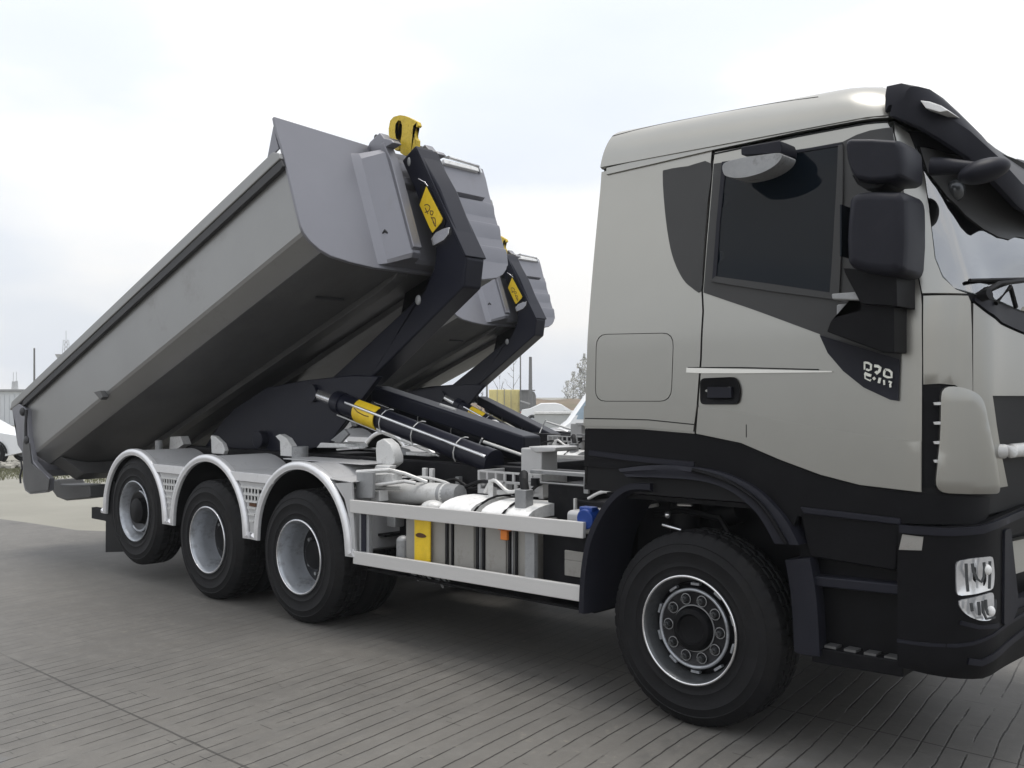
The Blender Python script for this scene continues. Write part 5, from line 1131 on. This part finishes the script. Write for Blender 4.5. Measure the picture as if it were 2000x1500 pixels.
# bare saplings and trees
def sapling(u, Z, v_top, label, group, seed, lean=0., n=6, m='bark', r=.05, crown=0, cr_=1.):
    rnd = random.Random(seed); root = empty('bare_tree' if not crown else 'tree', tuple(at(u, Z, 0)), label, 'tree', group); H = hz(v_top, Z)
    pts = [at(u, Z, H * k / 6) + Rv * (lean * H * (k / 6) ** 2 + rnd.uniform(-.03, .03) * H * .3) for k in range(7)]
    bm = nb(); tube(bm, pts, [r * (1 - .85 * k / 6) for k in range(7)], 6); 
    for i in range(n):
        k = rnd.uniform(.35, .92); j = int(k * 6); p = pts[j].lerp(pts[min(6, j + 1)], k * 6 - j); a = rnd.uniform(-1, 1); ln = H * rnd.uniform(.12, .30) * (1.2 - k)
        d = Rv * a + Fv * rnd.uniform(-.6, .6) + Uv * rnd.uniform(.5, 1.1); d.normalize(); e1_ = p + d * ln; e2_ = e1_ + (d + Uv * .5 + Rv * rnd.uniform(-.4, .4)).normalized() * ln * .8
        tube(bm, [p, e1_, e2_], [r * .4, r * .25, r * .1], 5)
        for q in range(3):
            b0 = p.lerp(e2_, rnd.uniform(.3, .9)); tube(bm, [b0, b0 + (d + Rv * rnd.uniform(-1, 1) + Uv * .4).normalized() * ln * .4], [r * .16, r * .06], 4)
    obj('trunk', bm, m, root)
    if crown:
        bm = nb()
        for i in range(crown):
            t = rnd.random(); h = H * (.15 + .88 * t); sp = cr_ * H * .30 * math.sin(math.pi * min(1, .12 + .82 * t)) * (.6 + .4 * math.sin(t * 17 + seed))
            an = rnd.uniform(0, 6.28); rr = sp * math.sqrt(rnd.random()); c = at(u, Z, h) + Rv * math.cos(an) * rr + Fv * math.sin(an) * rr
            s = rnd.uniform(.08, .2) * H / 7; d1 = Vector((rnd.gauss(0, 1), rnd.gauss(0, 1), rnd.gauss(0, 1))).normalized(); d2 = d1.orthogonal().normalized()
            bm.faces.new([bm.verts.new(c + d1 * s), bm.verts.new(c + d2 * s * .6), bm.verts.new(c - d1 * s), bm.verts.new(c - d2 * s * .6)])
        obj('crown', bm, 'twig', root, 0, 10)
sapling(1003, 80, 702, 'bare sapling with an upright thin stem behind the yellow container', None, 1, 0, 7)
sapling(985, 80, 728, 'bare leaning sapling behind the left part of the yellow container', None, 2, -.35, 4)
sapling(979, 82, 730, 'short bare sapling with forked top behind the yellow container', None, 9, -.05, 5, r=.03)
sapling(938, 62, 765, 'scrubby bare bush low at the left of the yellow container', None, 3, .1, 9)
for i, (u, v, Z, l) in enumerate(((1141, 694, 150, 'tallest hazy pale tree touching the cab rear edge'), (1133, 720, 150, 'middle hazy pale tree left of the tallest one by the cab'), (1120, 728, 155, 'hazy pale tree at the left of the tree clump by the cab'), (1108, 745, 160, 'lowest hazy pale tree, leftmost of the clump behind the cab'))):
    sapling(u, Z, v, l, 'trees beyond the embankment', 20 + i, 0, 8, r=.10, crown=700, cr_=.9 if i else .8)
# embankment
bm = nb(); rings = []
rnd = random.Random(4); us = np.linspace(-900, 2300, 90)
for u in us:
    h = hz(780, 130) + rnd.uniform(-.10, .10); rings.append([at(u, 112, 0), at(u, 121, h * .55 + rnd.uniform(-.1, .1)), at(u, 128, h), at(u, 140, h + rnd.uniform(-.1, .1)), at(u, 175, 0)])
loft(bm, rings, cap=False, closed=False); obj('embankment', bm, 'earth', None, kind='structure')
# low wall / kerb with rubble and grass at the left edge
bm = nb(); rnd = random.Random(6)
for i in range(420):
    u = rnd.uniform(-260, 260); Z = rnd.uniform(24.4, 25.6); r = rnd.uniform(.03, .13); c = at(u, Z, r * .4 + .06 * (1 - abs(Z - 25) / .6)); n0 = len(bm.verts)
    res = bmesh.ops.create_icosphere(bm, subdivisions=1, radius=r)
    for v in res['verts']: v.co = Vector((v.co.x * rnd.uniform(.7, 1.4), v.co.y * rnd.uniform(.7, 1.4), v.co.z * rnd.uniform(.5, .9))) + c
ro = obj('rubble', bm, 'rubble', None, 0, 10, kind='stuff'); tag(ro, 'strip of small grey stones along the yard edge by the white car', 'rubble')
bm = nb()
for i in range(16000):
    u = rnd.uniform(-300, 400); Z = rnd.triangular(20.5, 27, 23.6) + .8 * math.sin(u * .06); c = at(u, Z, 0); hgt = rnd.uniform(.02, .07); s = Rv * rnd.uniform(-.03, .03) + Fv * rnd.uniform(-.03, .03)
    w_ = Rv * .012; bm.faces.new([bm.verts.new(c - w_), bm.verts.new(c + w_), bm.verts.new(c + s + Uv * hgt)])
gr_ = obj('grass', bm, 'grass', None, 0, 10, kind='stuff'); tag(gr_, 'thin low grass growing along the edge of the sandy yard', 'grass')

# ================================================================== HAZE
def haze():
    m = bpy.data.materials.new('haze_air'); m.use_nodes = True; t = m.node_tree; t.nodes.clear(); o = N(t, 'ShaderNodeOutputMaterial'); v = N(t, 'ShaderNodeVolumePrincipled')
    v.inputs['Color'].default_value = (.93, .95, .97, 1); v.inputs['Density'].default_value = .0009; v.inputs['Anisotropy'].default_value = .1
    t.links.new(v.outputs[0], o.inputs['Volume']); return m
M['haze'] = haze()
bm = nb(); bx(bm, -200, 30, -30, 190, -1.0, 20)
hzo = obj('haze', bm, 'haze', None, kind='stuff'); tag(hzo, 'pale haze lying over the yard and the far embankment', 'haze')
